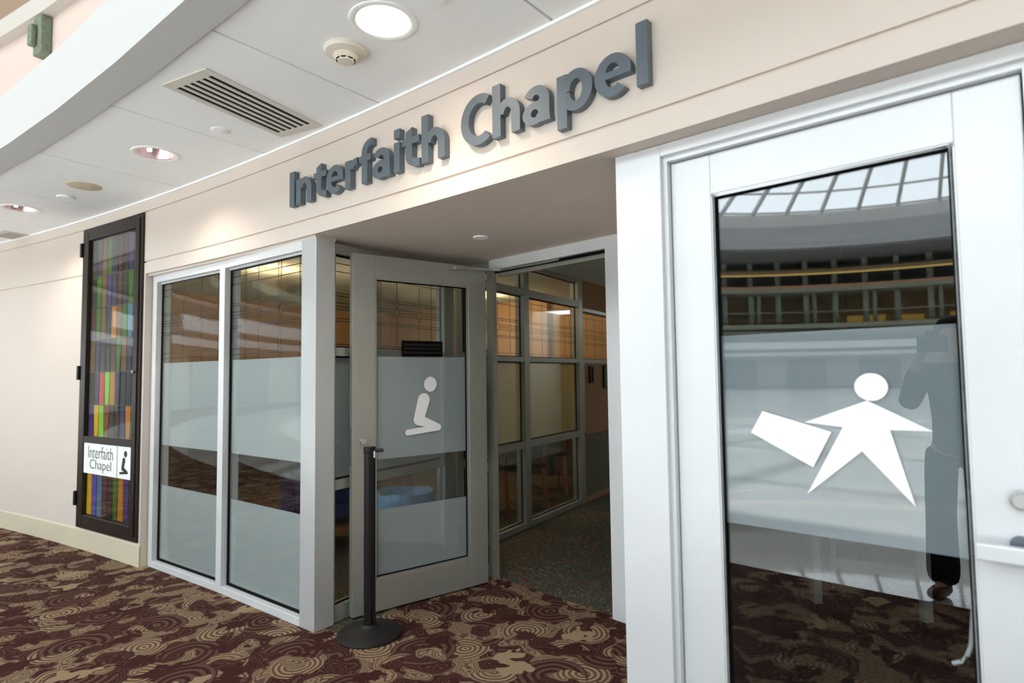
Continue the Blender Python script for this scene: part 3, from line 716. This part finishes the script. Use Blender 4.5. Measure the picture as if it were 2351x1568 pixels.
def glyph(ch, w, H, X=.1505):
    """strokes of one letter as polygons; w wide, H tall above the baseline"""
    if ch in 'Il': return [rect(0, w, 0, H)]
    if ch == 'i': return [rect(0, w, 0, X - .003), rect(0, w, X + .018, H)]
    if ch == 'n': return [rect(0, ST, 0, X - .003)] + arch(w, X)
    if ch == 'h': return [rect(0, ST, 0, H)] + arch(w, X)
    if ch == 'r': return [rect(0, ST, 0, X - .003), sector(w - .004, X - .066, w - ST * .45, .066, 88, 160, ST, HS), rect(w - .012, w, X - HS - .001, X)]
    if ch == 't':
        x = w * .22; r_ = w - x
        return [[(x, .05), (x + ST, .05), (x + ST, H), (x, H - .018)], rect(0, w, X - .036, X - .003), sector(w - .006, .055, r_ - .006, .056, 180, 272, ST, HS), rect(w - .010, w, -.001, HS - .001)]
    if ch == 'f':
        x = w * .22; r_ = w - x
        return [rect(x, x + ST, 0, H - .06), rect(0, w * .92, X - .036, X - .003), sector(w - .006, H - .062, r_ - .006, .062, 88, 180, ST, HS), rect(w - .010, w, H - HS, H)]
    if ch == 'C': return [sector(w * .60, H / 2 - .001, w * .60, H / 2 + .003, 54, 306, ST, HS + .003, 40)]
    if ch == 'e': return [sector(w / 2, X / 2, w / 2, X / 2 + .003, 0, 312, ST * .98, HS * .95, 40), rect(ST * .7, w - .001, X / 2 - .010, X / 2 + .016)]
    if ch == 'a':
        return [rect(w - ST - .004, w - .004, .02, X * .62), [(w - ST - .004, 0), (w, 0), (w - .004, .03), (w - ST - .004, .03)], sector(w / 2 - .001, X * .60, w / 2 - .003, X * .40 + .002, 0, 150, ST, HS), sector(w * .44, X * .285, w * .44, X * .30, 0, 360, ST * .95, HS * .80, 36), rect(w * .36, w - ST, X * .47, X * .60)]
    if ch == 'p': return [rect(0, ST, -.059, X - .002), sector(w - (w - ST * .3) / 2, X / 2, (w - ST * .3) / 2, X / 2 + .004, -178, 178, ST, HS, 44)]
for ch, ta, tb, z0, z1, lab in LET:
    f = F(P(ta, -.034), P(tb, -.034)); w_ = f.w
    g = MB(); ZB = 2.393
    for k_, poly in enumerate(glyph(ch, w_, max(z1, 2.5) - ZB)):
        g.fprism(f, [(x, ZB + z) for x, z in poly], k_ * .0004, .0345 - k_ * .0002)
    o = g.build('sign_letter', 'slate', None, origin=f.p(w_ / 2, .034, z0)); tag(o, 'dark grey raised ' + lab, 'letter', 'raised letters of the chapel name')

# ------------------------------------------------------------------ ceiling fittings
def pos(x, y, z=Z_CEIL): return Vector((x, y, z))
bulbm = emat('lamp_bulb', (255, 236, 214), 30.0); bulbm2 = emat('lamp_bulb_dim', (255, 225, 220), 3.0)
refm = pmat('reflector_pink', (238, 214, 218), .22, .7); refm2 = pmat('reflector_white', (250, 250, 250), .3, .1)
def downlight(x, y, rad, strong, label):
    t = empty('ceiling_light', (x, y, Z_CEIL), label, 'ceiling light', 'recessed downlights of the walkway')
    g = MB(); g.lathe((x, y, Z_CEIL), [(rad - .012, .012), (rad - .012, -.002), (rad, -.007), (rad + .014, -.004), (rad + .016, .001), (rad + .014, .012)], 48); g.build('trim_ring', 'ceil', t, smooth=True)
    g = MB(); g.lathe((x, y, Z_CEIL), [(rad - .011, -.001), (rad - .016, .002), (rad * .80, .035), (rad * .62, .06), (0, .06)], 48); g.build('reflector', refm2 if strong else refm, t, smooth=True)
    if strong:
        g = MB(); g.lathe((x, y, Z_CEIL + .03), [(0, -.012), (.05, -.010), (rad * .80, .003), (rad * .80, .006), (0, .006)], 32); g.build('bulb', bulbm, t, smooth=True)
    else:
        for dx in (-.025, .025):
            g = MB(); g.tube([(x + dx, y + dx, Z_CEIL + .008), (x + dx, y + dx, Z_CEIL + .055)], .014, 12); g.build('bulb', bulbm2, t, smooth=True)
    l = bpy.data.lights.new('downlight_beam', 'SPOT'); l.energy = E_SPOT * (1.0 if strong else .95); l.color = (1.0, .84, .69); l.spot_size = math.radians(128); l.spot_blend = .8; l.shadow_soft_size = .06
    lo = bpy.data.objects.new('downlight_beam', l); COL.objects.link(lo); lo.location = (0, 0, -.02); lo.parent = t
E_SPOT = 24.0
def bore(names, holes):
    g = MB()
    for x, y, r_ in holes: g.lathe((x, y, Z_CEIL - .05), [(0, 0), (r_, 0), (r_, .16), (0, .16)], 48)
    c_ = g.build('bore', 'slot')
    for n_ in names:
        o = bpy.data.objects[n_]; b_ = o.modifiers.new('bore', 'BOOLEAN'); b_.operation = 'DIFFERENCE'; b_.object = c_; b_.solver = 'EXACT'
        dg = bpy.context.evaluated_depsgraph_get(); dg.update()
        me = bpy.data.meshes.new_from_object(o.evaluated_get(dg)); old = o.data; o.modifiers.clear(); o.data = me
        bpy.data.meshes.remove(old)
    me = c_.data; bpy.data.objects.remove(c_); bpy.data.meshes.remove(me)
bore(('ceiling', 'ceiling_backing'), [(-.489, 2.267, .112), (-2.185, 3.612, .112), (-3.949, 4.748, .112)])
downlight(-.489, 2.267, .118, True, 'large bright round downlight over the sign')
downlight(-2.185, 3.612, .118, False, 'dim pinkish round downlight beyond the air vent')
downlight(-3.949, 4.748, .118, False, 'dim round downlight farthest along the ceiling near the small dark vent')
sd = empty('smoke_detector', (-.692, 2.466, Z_CEIL), 'round cream smoke detector beside the bright downlight', 'smoke detector')
g = MB(); g.lathe((-.692, 2.466, Z_CEIL), [(0, 0), (.088, 0), (.090, -.008), (.084, -.018), (.06, -.026), (0, -.026)], 48); g.build('base', 'plastic', sd, smooth=True)
g = MB(); g.lathe((-.692, 2.466, Z_CEIL), [(0, -.024), (.05, -.024), (.052, -.034), (.040, -.046), (.036, -.046), (.034, -.054), (0, -.056)], 40); h_ = g.build('sensor_head', 'plastic', sd, smooth=True)
g = MB()
for k in range(8):
    a_ = 2 * PI * k / 8; u = Vector((math.cos(a_), math.sin(a_), 0)); v = Vector((-u.y, u.x, 0)); c_ = Vector((-.692, 2.466, Z_CEIL - .047)) + u * .038
    g.bar(c_ - v * .009, c_ + v * .009, .004, .006)
g.build('sensor_slot', 'slot', h_)
def vent(A, B, C_, D, label, nslot=6):
    """corners: A-B is one long side, D-C the other; the slots run along A-B"""
    A, B, C_, D = (Vector(q) for q in (A, B, C_, D)); c0 = (A + B + C_ + D) / 4
    t = empty('air_vent', (*c0, Z_CEIL), label, 'air vent', 'slotted vents in the walkway ceiling')
    u = ((B - A) + (C_ - D)); L_ = u.length / 2; u.normalize(); v = Vector((-u.y, u.x)); Wd = abs(((D - A) + (C_ - B)).dot(v)) / 2
    if v.dot(D - A) < 0: v = -v
    def bx(g, a0, a1, b0, b1, z0, z1):
        q = lambda a_, b_, z_: Vector((*(c0 + u * a_ + v * b_), z_))
        g.hexa([q(a0, b0, z0), q(a1, b0, z0), q(a1, b1, z0), q(a0, b1, z0), q(a0, b0, z1), q(a1, b0, z1), q(a1, b1, z1), q(a0, b1, z1)])
    bd = .035; l2, w2 = L_ / 2, Wd / 2
    g = MB(); zt, zb = Z_CEIL, Z_CEIL - .006
    bx(g, -l2, l2, -w2, -w2 + bd, zb, zt); bx(g, -l2, l2, w2 - bd, w2, zb, zt); bx(g, -l2, -l2 + bd * 1.5, -w2 + bd, w2 - bd, zb, zt); bx(g, l2 - bd * 1.5, l2, -w2 + bd, w2 - bd, zb, zt)
    g.build('vent_frame', 'ventm', t, bevel=.001)
    inner = 2 * w2 - 2 * bd; pitch = inner / (nslot - .35)
    g = MB()
    for k in range(nslot - 1):
        b0 = -w2 + bd + pitch * (k + .6)
        bx(g, -l2 + bd, l2 - bd, b0, b0 + pitch * .42, zb + .0005, zt)
    g.build('slats', 'ventm', t)
    g = MB(); bx(g, -l2 + .01, l2 - .01, -w2 + .01, w2 - .01, zt - .0008, zt - .0002); g.build('backing', 'slot', t)
vent((-1.368, 2.574), (-1.042, 3.199), (-1.306, 3.402), (-1.629, 2.768), 'long slotted cream air vent in front of the sign')
vent((-4.685, 5.403), (-4.35, 6.03), (-4.62, 6.23), (-4.96, 5.61), 'dark slotted vent at the far end of the ceiling')
def disc(name, x, y, r_, h_, mat, label, cat, grp=None, z=Z_CEIL):
    g = MB(); g.lathe((x, y, z), [(0, 0), (r_, 0), (r_, -h_ * .6), (r_ * .93, -h_), (0, -h_ * 1.05)], 40)
    return tag(g.build(name, mat, None, origin=(x, y, z), smooth=True), label, cat, grp)
spk = pmat('speaker_grille', (204, 193, 164), .6)
disc('ceiling_speaker', -3.050, 4.201, .105, .006, spk, 'flat beige round speaker grille in the ceiling', 'speaker')
G_ = 'sprinkler covers'
disc('sprinkler_cover', -1.621, 3.276, .05, .005, 'ceil', 'small white disc in the ceiling beside the long air vent', 'sprinkler cover', G_)
disc('sprinkler_cover', -3.369, 4.446, .054, .012, 'ceil', 'small white disc in the ceiling next to the beige speaker', 'sprinkler cover', G_)
disc('sprinkler_cover', -.270, 2.113, .046, .010, 'ceil', 'small white disc in the ceiling cut by the top of the photo', 'sprinkler cover', G_)
disc('sprinkler_cover', -.176, 3.468, .045, .008, 'ceil', 'small white disc in the soffit over the open doorway', 'sprinkler cover', G_, Z_SOF)

# ------------------------------------------------------------------ stanchion
sx, sy = -.794, 3.325
st = empty('stanchion_post', (sx, sy, 0), 'black retractable belt stanchion standing before the open door', 'stanchion')
g = MB(); g.lathe((sx, sy, .0005), [(0, 0), (.172, 0), (.176, .006), (.172, .018), (.150, .030), (.055, .048), (.045, .056), (.042, .062), (0, .062)], 64); g.build('base', 'rub', st, smooth=True)
g = MB()
prof = []
for k in range(48):
    a_ = 2 * PI * k / 48; r_ = .0315
    prof.append((sx + r_ * math.cos(a_), sy + r_ * math.sin(a_)))
g.zprism(prof, .06, .985)
g.build('post', 'blk', st, smooth=True)
g = MB()
for a_ in (-75, -30, 60, 150):
    u = Vector((math.cos(math.radians(a_)), math.sin(math.radians(a_)), 0)); g.bar(Vector((sx, sy, .065)) + u * .0305, Vector((sx, sy, .98)) + u * .0305, .010, .006, up=u)
g.build('belt_groove', 'slot', st)
g = MB(); g.lathe((sx, sy, .98), [(0, 0), (.033, 0), (.034, .004), (.034, .030), (.030, .034), (0, .034)], 32); g.build('cap', 'blk', st, smooth=True)
g = MB(); g.box(sx + .028, sx + .078, sy - .02, sy - .006, .985, 1.006); g.build('belt_end', 'blk', st, bevel=.003)
g = MB(); g.box(sx + .026, sx + .036, sy - .024, sy - .012, .955, .992); g.build('clip', 'chrome', st, bevel=.002)

# ------------------------------------------------------------------ upper level above the walkway and the atrium round the camera
mb = MB(); mb.sweep([(.0, 3.10), (.0, 4.86), (.2, 4.86), (.2, 3.10)], 20, 100, 1.5)
S(mb.build('wall_upper', 'pink'), 'pale pink plaster wall of the level above', 'wall')
mb = MB(); mb.sweep([(-.10, 4.84), (-.10, 5.02), (.2, 5.02), (.2, 4.84)], 0, 360, 2.0, True)
S(mb.build('trim_5', 'beam'), 'grey beam along the top of the upper wall', 'trim')
mb = MB(); mb.sweep([(-.02, 5.02), (-.02, 8.36), (.2, 8.36), (.2, 5.15)], 20, 100, 1.5)
S(mb.build('wall_upper_brown', 'brn'), 'brown wall above the grey beam', 'wall')
gb = empty('junction_box', (*P(60.2, -.06), 4.46), 'mottled green box fixed high on the pink upper wall', 'wall box')
f = F(P(60.34, -.093), P(60.03, -.093))
g = MB(); g.fb(f, 0, f.w, 0, .09, 4.46, 4.83); g.build('back_plate', 'green', gb, bevel=.01)
g = MB(); g.fb(f, .0, f.w * .55, -.05, .0, 4.54, 4.74); g.build('cover', 'green', gb, bevel=.015)
# far rings of the atrium
bg = dict(gray=pmat('atrium_grey_band', (206, 209, 212), .6), dk=pmat('atrium_dark_soffit', (128, 128, 130), .8), slabm=pmat('atrium_slab', (150, 152, 132), .7),
          rail=pmat('atrium_orange_rail', (196, 138, 98), .5), bw=pmat('atrium_brown_wall', (156, 134, 104), .8), col=pmat('atrium_green_column', (150, 160, 142), .6),
          shop=emat('shop_light', (232, 184, 96), .9), cove=emat('cove_light', (236, 204, 120), 2.2), low=pmat('atrium_low_wall', (186, 182, 172), .7))
M.update(bg)
def ring(name, prof, mat, label, cat, t0=0, t1=360, step=3.0):
    mb = MB(); mb.sweep(prof, t0, t1, step, abs(t1 - t0) >= 359.9); return S(mb.build(name, mat), label, cat)
rr = lambda r_: r_ - R
ring('wall_skylight_curb', [(rr(24), 13.3), (rr(24), 14.35), (rr(24.3), 14.35), (rr(24.3), 13.3)], 'white', 'white curb under the skylight', 'wall')
ring('wall_grey_band', [(rr(24), 11.75), (rr(24), 13.3), (rr(24.3), 13.3), (rr(24.3), 11.75)], 'gray', 'grey band under the skylight', 'wall')
ring('trim_6', [(rr(23.9), 11.5), (rr(23.9), 11.75), (rr(24.3), 11.75), (rr(24.3), 11.5)], 'gray', 'lower lip of the grey band', 'trim')
ring('ceiling_atrium', [(rr(24.2), 11.3), (rr(24.2), 11.5), (rr(36), 11.5), (rr(36), 11.3)], 'dk', 'dark soffit round the top level', 'ceiling')
ring('wall_top_level', [(rr(32), 8.8), (rr(32), 11.4), (rr(32.2), 11.4), (rr(32.2), 8.8)], 'dk', 'dark wall of the top level', 'wall')
ring('trim_7', [(rr(28.9), 10.02), (rr(28.9), 10.12), (rr(29.05), 10.12), (rr(29.05), 10.02)], 'cove', 'glowing yellow cove line', 'trim')
ring('wall_cove', [(rr(29.05), 10.0), (rr(29.05), 10.5), (rr(29.2), 10.5), (rr(29.2), 10.0)], 'bw', 'brown band above the cove line', 'wall')
ring('floor_third', [(rr(27.5), 8.30), (rr(27.5), 8.74), (rr(36), 8.74), (rr(36), 8.30)], 'slabm', 'third level balcony slab', 'floor')
ring('trim_8', [(rr(27.42), 8.68), (rr(27.42), 8.84), (rr(27.6), 8.84), (rr(27.6), 8.68)], 'rail', 'orange rail along the third level', 'trim')
ring('wall_middle_level', [(rr(32), 5.4), (rr(32), 8.4), (rr(32.2), 8.4), (rr(32.2), 5.4)], 'bw', 'brown wall of the middle level', 'wall', 100, 380)
ring('floor_second', [(rr(27.5), 5.15), (rr(27.5), 5.5), (rr(36), 5.5), (rr(36), 5.15)], 'slabm', 'middle level balcony slab', 'floor', 100, 380)
ring('wall_lower_level', [(rr(30.5), 0), (rr(30.5), 5.2), (rr(30.7), 5.2), (rr(30.7), 0)], 'low', 'pale wall of the lower levels across the atrium', 'wall', 100, 380)
ring('trim_9', [(rr(28.5), 3.4), (rr(28.5), 4.0), (rr(28.6), 4.0), (rr(28.6), 3.4)], 'gray', 'pale parapet across the atrium', 'trim', 100, 380)
mb = MB(); mb.sweep([(rr(27.55), 5.5), (rr(27.55), 6.52), (rr(27.57), 6.52), (rr(27.57), 5.5)], 100, 380, 3); S(mb.build('window_6', 'glass'), 'glass balustrade of the middle level', 'balustrade')
mb = MB(); mb.sweep([(rr(27.52), 6.50), (rr(27.52), 6.56), (rr(27.6), 6.56), (rr(27.6), 6.50)], 100, 380, 3); S(mb.build('trim_10', 'slabm'), 'handrail of the glass balustrade', 'trim')
ab = MB()
for k in range(0, 60):
    th = 104 + k * 4.6; f = F(P(th, rr(29.5)), P(th + .8, rr(29.5))); f.n = Vector((math.cos(math.radians(th)), math.sin(math.radians(th))))
    ab.fb(f, 0, .42, 0, .4, 5.5, 8.3); ab.fb(f, 0, .42, 0, .4, 8.74, 11.3)
    if k % 2: ab.fb(f, .75, 1.05, 0, .3, 5.5, 8.3)
S(ab.build('column_ring', 'col'), 'pale green columns round the atrium', 'columns')
ab = MB()
for k, (th, w_, z0, z1) in enumerate(((222, 5.0, 5.6, 6.35), (229.5, 2.2, 5.6, 6.5), (215, 2.0, 5.5, 6.3), (236, 4, 5.6, 6.3), (208, 3, 5.6, 6.4))):
    f = F(P(th, rr(31.5)), P(th + 1, rr(31.5))); ab.fb(f, 0, w_, 0, .2, z0, z1)
S(ab.build('wall_shops', 'shop'), 'lit shop counters on the middle level', 'shopfront')
ab = MB()
for k in range(24):
    th = 110 + k * 11; f = F(P(th, rr(30.35)), P(th + 1, rr(30.35))); ab.fb(f, 0, 3.4, 0, .1, 0.1, 2.5)
S(ab.build('wall_shutters', 'dk'), 'dark shop openings across the atrium', 'shopfront')
# skylight
cen = Vector((CX, CY, 0)); NR = 56
def dome(r_): return 14.35 + 5.0 * (1 - (r_ / 24) ** 2)
ab = MB()
for k in range(NR):
    a_ = 2 * PI * (k + .3) / NR; u = Vector((math.cos(a_), math.sin(a_), 0)); rs = [24, 21.5, 18, 14, 10, 6, 2]
    for r0_, r1_ in zip(rs, rs[1:]): ab.bar(cen + u * r0_ + Vector((0, 0, dome(r0_))), cen + u * r1_ + Vector((0, 0, dome(r1_))), .22, .3)
for r_ in (23.85, 21.5, 18, 14, 10, 6):
    pts = [cen + Vector((r_ * math.cos(2 * PI * i / NR), r_ * math.sin(2 * PI * i / NR), dome(r_))) for i in range(NR + 1)]
    for p0, p1 in zip(pts, pts[1:]): ab.bar(p0, p1, .14, .14)
S(ab.build('skylight_ribs', 'ring'), 'white ribs of the round skylight', 'skylight')
skg, N_, L_ = new_mat('skylight_glass'); o_ = N_.new('ShaderNodeOutputMaterial'); t_ = N_.new('ShaderNodeBsdfTransparent'); t_.inputs[0].default_value = (.92, .95, .97, 1); L_.new(t_.outputs[0], o_.inputs[0])
ab = MB(); rows_ = []
for r_ in (24.05, 21.5, 18, 14, 10, 6, 2):
    rows_.append([ab.bm.verts.new(cen + Vector((r_ * math.cos(2 * PI * i / NR), r_ * math.sin(2 * PI * i / NR), dome(r_) + .16))) for i in range(NR)])
for A_, B_ in zip(rows_, rows_[1:]):
    for i in range(NR): ab.bm.faces.new((A_[i], A_[(i + 1) % NR], B_[(i + 1) % NR], B_[i]))
ab.bm.faces.new(rows_[-1]); S(ab.build('window_7', skg), 'glass of the round skylight', 'skylight')

# ------------------------------------------------------------------ the photographer, seen mirrored in the white door's glass
def skin(name, parent, mat, verts, edges, root=0, sub=1):
    me = bpy.data.meshes.new(name); me.from_pydata([v[:3] for v in verts], [], edges)
    o = bpy.data.objects.new(name, me); COL.objects.link(o); o.parent = parent; me.materials.append(M[mat] if isinstance(mat, str) else mat)
    bm = bmesh.new(); bm.from_mesh(me); ly = bm.verts.layers.skin.verify(); bm.verts.ensure_lookup_table()
    for k, v in enumerate(verts):
        sv = bm.verts[k][ly]; sv.radius = (v[3], v[4] if len(v) > 4 else v[3]); sv.use_root = k == root
    bm.to_mesh(me); bm.free()
    sk = o.modifiers.new('skin', 'SKIN'); sk.use_smooth_shade = True
    sb = o.modifiers.new('sub', 'SUBSURF'); sb.levels = sub; sb.render_levels = sub
    return o
skinm = pmat('skin', (206, 160, 132), .55, 0, .4, .05, 20); jack = pmat('dark_jacket', (34, 36, 42), .85, 0, .2, .15, 30); trou = pmat('black_trousers', (14, 14, 17), .9, 0, .2, .2, 30)
shoe = pmat('brown_shoe', (88, 58, 36), .45); hairm = pmat('dark_hair', (36, 26, 20), .7)
pr = empty('person', (0, 0, 0), 'standing person in dark clothes holding up a camera, mirrored in the white door', 'person')
bv, be = [(0, 0, .96, .11, .09), (0, .0, 1.14, .105, .08), (0, .0, 1.32, .13, .09), (0, 0, 1.45, .06), (0, .015, 1.52, .055), (0, .02, 1.60, .080, .092), (0, .02, 1.68, .070, .080)], [(0, 1), (1, 2), (2, 3), (3, 4), (4, 5), (5, 6)]
for sx_ in (-1, 1):
    k = len(bv); bv += [(sx_ * .15, 0, 1.39, .055), (sx_ * .235, .10, 1.17, .042), (sx_ * .12, .27, 1.44, .028), (sx_ * .085, .31, 1.50, .034, .018)]
    be += [(2, k), (k, k + 1), (k + 1, k + 2), (k + 2, k + 3)]
    for j_, (dx, dz, ln) in enumerate(((.028, .0, .9), (.022, .022, 1.0), (.012, .040, 1.05), (.0, .052, .95))):
        m_ = len(bv); hx, hy, hz_ = sx_ * (.085 - .004), .31, 1.50
        bv += [(hx - sx_ * .018, hy + .022, hz_ + .012 + j_ * .012, .0085), (hx - sx_ * .044 * ln, hy + .030, hz_ + .014 + j_ * .016, .0075)]; be += [(k + 3, m_), (m_, m_ + 1)]
    m_ = len(bv); bv += [(sx_ * .070, .285, 1.525, .010), (sx_ * .050, .275, 1.545, .009)]; be += [(k + 3, m_), (m_, m_ + 1)]
    k = len(bv); bv += [(sx_ * .095, 0, .88, .085), (sx_ * .105, .02, .50, .058), (sx_ * .115, -.01, .10, .038), (sx_ * .135, .12, .035, .035, .025)]
    be += [(0, k), (k, k + 1), (k + 1, k + 2), (k + 2, k + 3)]
skin('body', pr, skinm, bv, be, 0, 2)
g = MB(); g.bar((0, .098, 1.60), (0, .122, 1.575), .022, .018)
for sx_ in (-1, 1): g.lathe((sx_ * .032, .088, 1.612), [(0, -.010), (.009, -.006), (.011, 0), (.009, .006), (0, .010)], 12)
g.build('face_features', skinm, pr, smooth=True)
g = MB(); g.lathe((0, .005, 1.62), [(.098, -.06), (.104, .0), (.098, .05), (.070, .095), (.03, .112), (0, .115)], 24); hr = g.build('hair', hairm, pr, smooth=True)
for v in hr.data.vertices:
    if v.co.y > .045 and v.co.z < 1.665: v.co.y = .045
jv, je = [(0, 0, .84, .155, .12), (0, 0, 1.14, .145, .11), (0, 0, 1.32, .165, .115), (0, -.005, 1.435, .085)], [(0, 1), (1, 2), (2, 3)]
for sx_ in (-1, 1):
    k = len(jv); jv += [(sx_ * .165, 0, 1.385, .075), (sx_ * .24, .10, 1.165, .062), (sx_ * .13, .255, 1.415, .046)]; je += [(2, k), (k, k + 1), (k + 1, k + 2)]
skin('jacket', pr, jack, jv, je, 0, 2)
tv_, te = [(0, 0, .97, .135, .11)], []
for sx_ in (-1, 1):
    k = len(tv_); tv_ += [(sx_ * .10, 0, .86, .10), (sx_ * .112, .02, .50, .085), (sx_ * .122, -.005, .055, .085, .10)]; te += [(0, k), (k, k + 1), (k + 1, k + 2)]
skin('trousers', pr, trou, tv_, te, 0, 2)
for sx_ in (-1, 1): skin('shoe', pr, shoe, [(sx_ * .118, -.06, .048, .046), (sx_ * .122, .03, .048, .048), (sx_ * .14, .16, .036, .045, .034)], [(0, 1), (1, 2)], 0, 2)
pr.location = (-.66, -.22, 0); pr.rotation_euler = (0, 0, math.radians(-30))
cmr = empty('camera_body', (0, 0, 0), 'black camera held up by the person mirrored in the door', 'camera')
g = MB(); g.box(-.07, .07, .255, .32, 1.50, 1.595); g.box(-.03, .03, .26, .31, 1.595, 1.625); g.build('body', 'rub', cmr, bevel=.008)
g = MB(); n_ = 28; f_ = F(Vector((0, .32)), Vector((1, .32))); g.lathe(Vector((0, .32, 1.545)), [(0, .09), (.034, .09), (.038, .08), (.036, .0), (0, 0)], 28, f=f_); g.build('lens', 'rub', cmr, smooth=True)
cmr.location = pr.location + Vector((.05, .086, .0)); cmr.rotation_euler = pr.rotation_euler



# ------------------------------------------------------------------ light
w = bpy.data.worlds.new('world'); sc.world = w; w.use_nodes = True
bgn = w.node_tree.nodes['Background']; bgn.inputs[0].default_value = (.90, .96, 1.0, 1); bgn.inputs[1].default_value = 4.8
su = bpy.data.lights.new('added_sun', 'SUN'); su.energy = 8.0; su.angle = math.radians(1.5); su.color = (.96, .98, 1.0)  # added so the lit atrium floor bounces light up to the ceiling
so = bpy.data.objects.new('added_sun', su); COL.objects.link(so)
sd_ = Vector((math.cos(math.radians(51)) * .15, math.sin(math.radians(51)) * .15, -1)).normalized(); so.rotation_euler = sd_.to_track_quat('-Z', 'Y').to_euler(); so.location = (CX, CY, 30)
pl_ = bpy.data.lights.new('skylight_portal', 'AREA'); pl_.shape = 'DISK'; pl_.size = 48.2; pl_.cycles.is_portal = True
po = bpy.data.objects.new('skylight_portal', pl_); COL.objects.link(po); po.location = (CX, CY, 14.30)
for i, (s_, d_, e_) in enumerate(((.4, 1.3, 17), (2.2, 1.6, 17), (-.6, 2.2, 17))):
    q = FC.p(s_, d_, 0)
    t = empty('room_light', (q.x, q.y, 2.46), 'round warm ceiling lamp inside the chapel room, number %s from the window side' % ('two', 'three', 'one')[i], 'ceiling light', 'warm lamps in the chapel room')
    g = MB(); g.lathe((q.x, q.y, 2.46), [(0, -.03), (.10, -.03), (.12, -.01), (.12, 0), (0, 0)], 24); g.build('diffuser', emat('warm_lamp', (255, 200, 130), 3.0), t)
    l = bpy.data.lights.new('room_glow', 'POINT'); l.energy = e_; l.color = (1.0, .68, .36); l.shadow_soft_size = .12
    lo = bpy.data.objects.new('room_glow', l); COL.objects.link(lo); lo.location = (0, 0, -.14); lo.parent = t

# ------------------------------------------------------------------ camera
cd = bpy.data.cameras.new('camera'); co = bpy.data.objects.new('camera', cd); COL.objects.link(co)
f_px, pit, rol = 1369.2044998822746, 0.05616041555447257, -0.012706778569912295
cd.sensor_width = 36.0; cd.sensor_fit = 'HORIZONTAL'; cd.lens = f_px / 2351 * 36.0; cd.clip_start = .05; cd.clip_end = 300
fwd = Vector((0, math.cos(pit), math.sin(pit))); up0 = Vector((0, -math.sin(pit), math.cos(pit))); rt0 = Vector((1, 0, 0))
rt = rt0 * math.cos(rol) + up0 * math.sin(rol); up = -rt0 * math.sin(rol) + up0 * math.cos(rol)
co.matrix_world = Matrix(((rt.x, up.x, -fwd.x, 0), (rt.y, up.y, -fwd.y, 0), (rt.z, up.z, -fwd.z, EYE), (0, 0, 0, 1)))
cd.dof.use_dof = True; cd.dof.focus_distance = 3.0; cd.dof.aperture_fstop = 1.8
sc.camera = co
sc.view_settings.view_transform = 'Standard'; sc.view_settings.look = 'None'; sc.view_settings.exposure = 0.22; sc.view_settings.gamma = 1.0; sc.view_settings.use_curve_mapping = False
sc.cycles.use_denoising = True
sc.cycles.max_bounces = 12; sc.cycles.diffuse_bounces = 5; sc.cycles.glossy_bounces = 6; sc.cycles.transparent_max_bounces = 40; sc.cycles.transmission_bounces = 6
sc.cycles.caustics_reflective = False; sc.cycles.caustics_refractive = False; sc.cycles.sample_clamp_indirect = 6.0
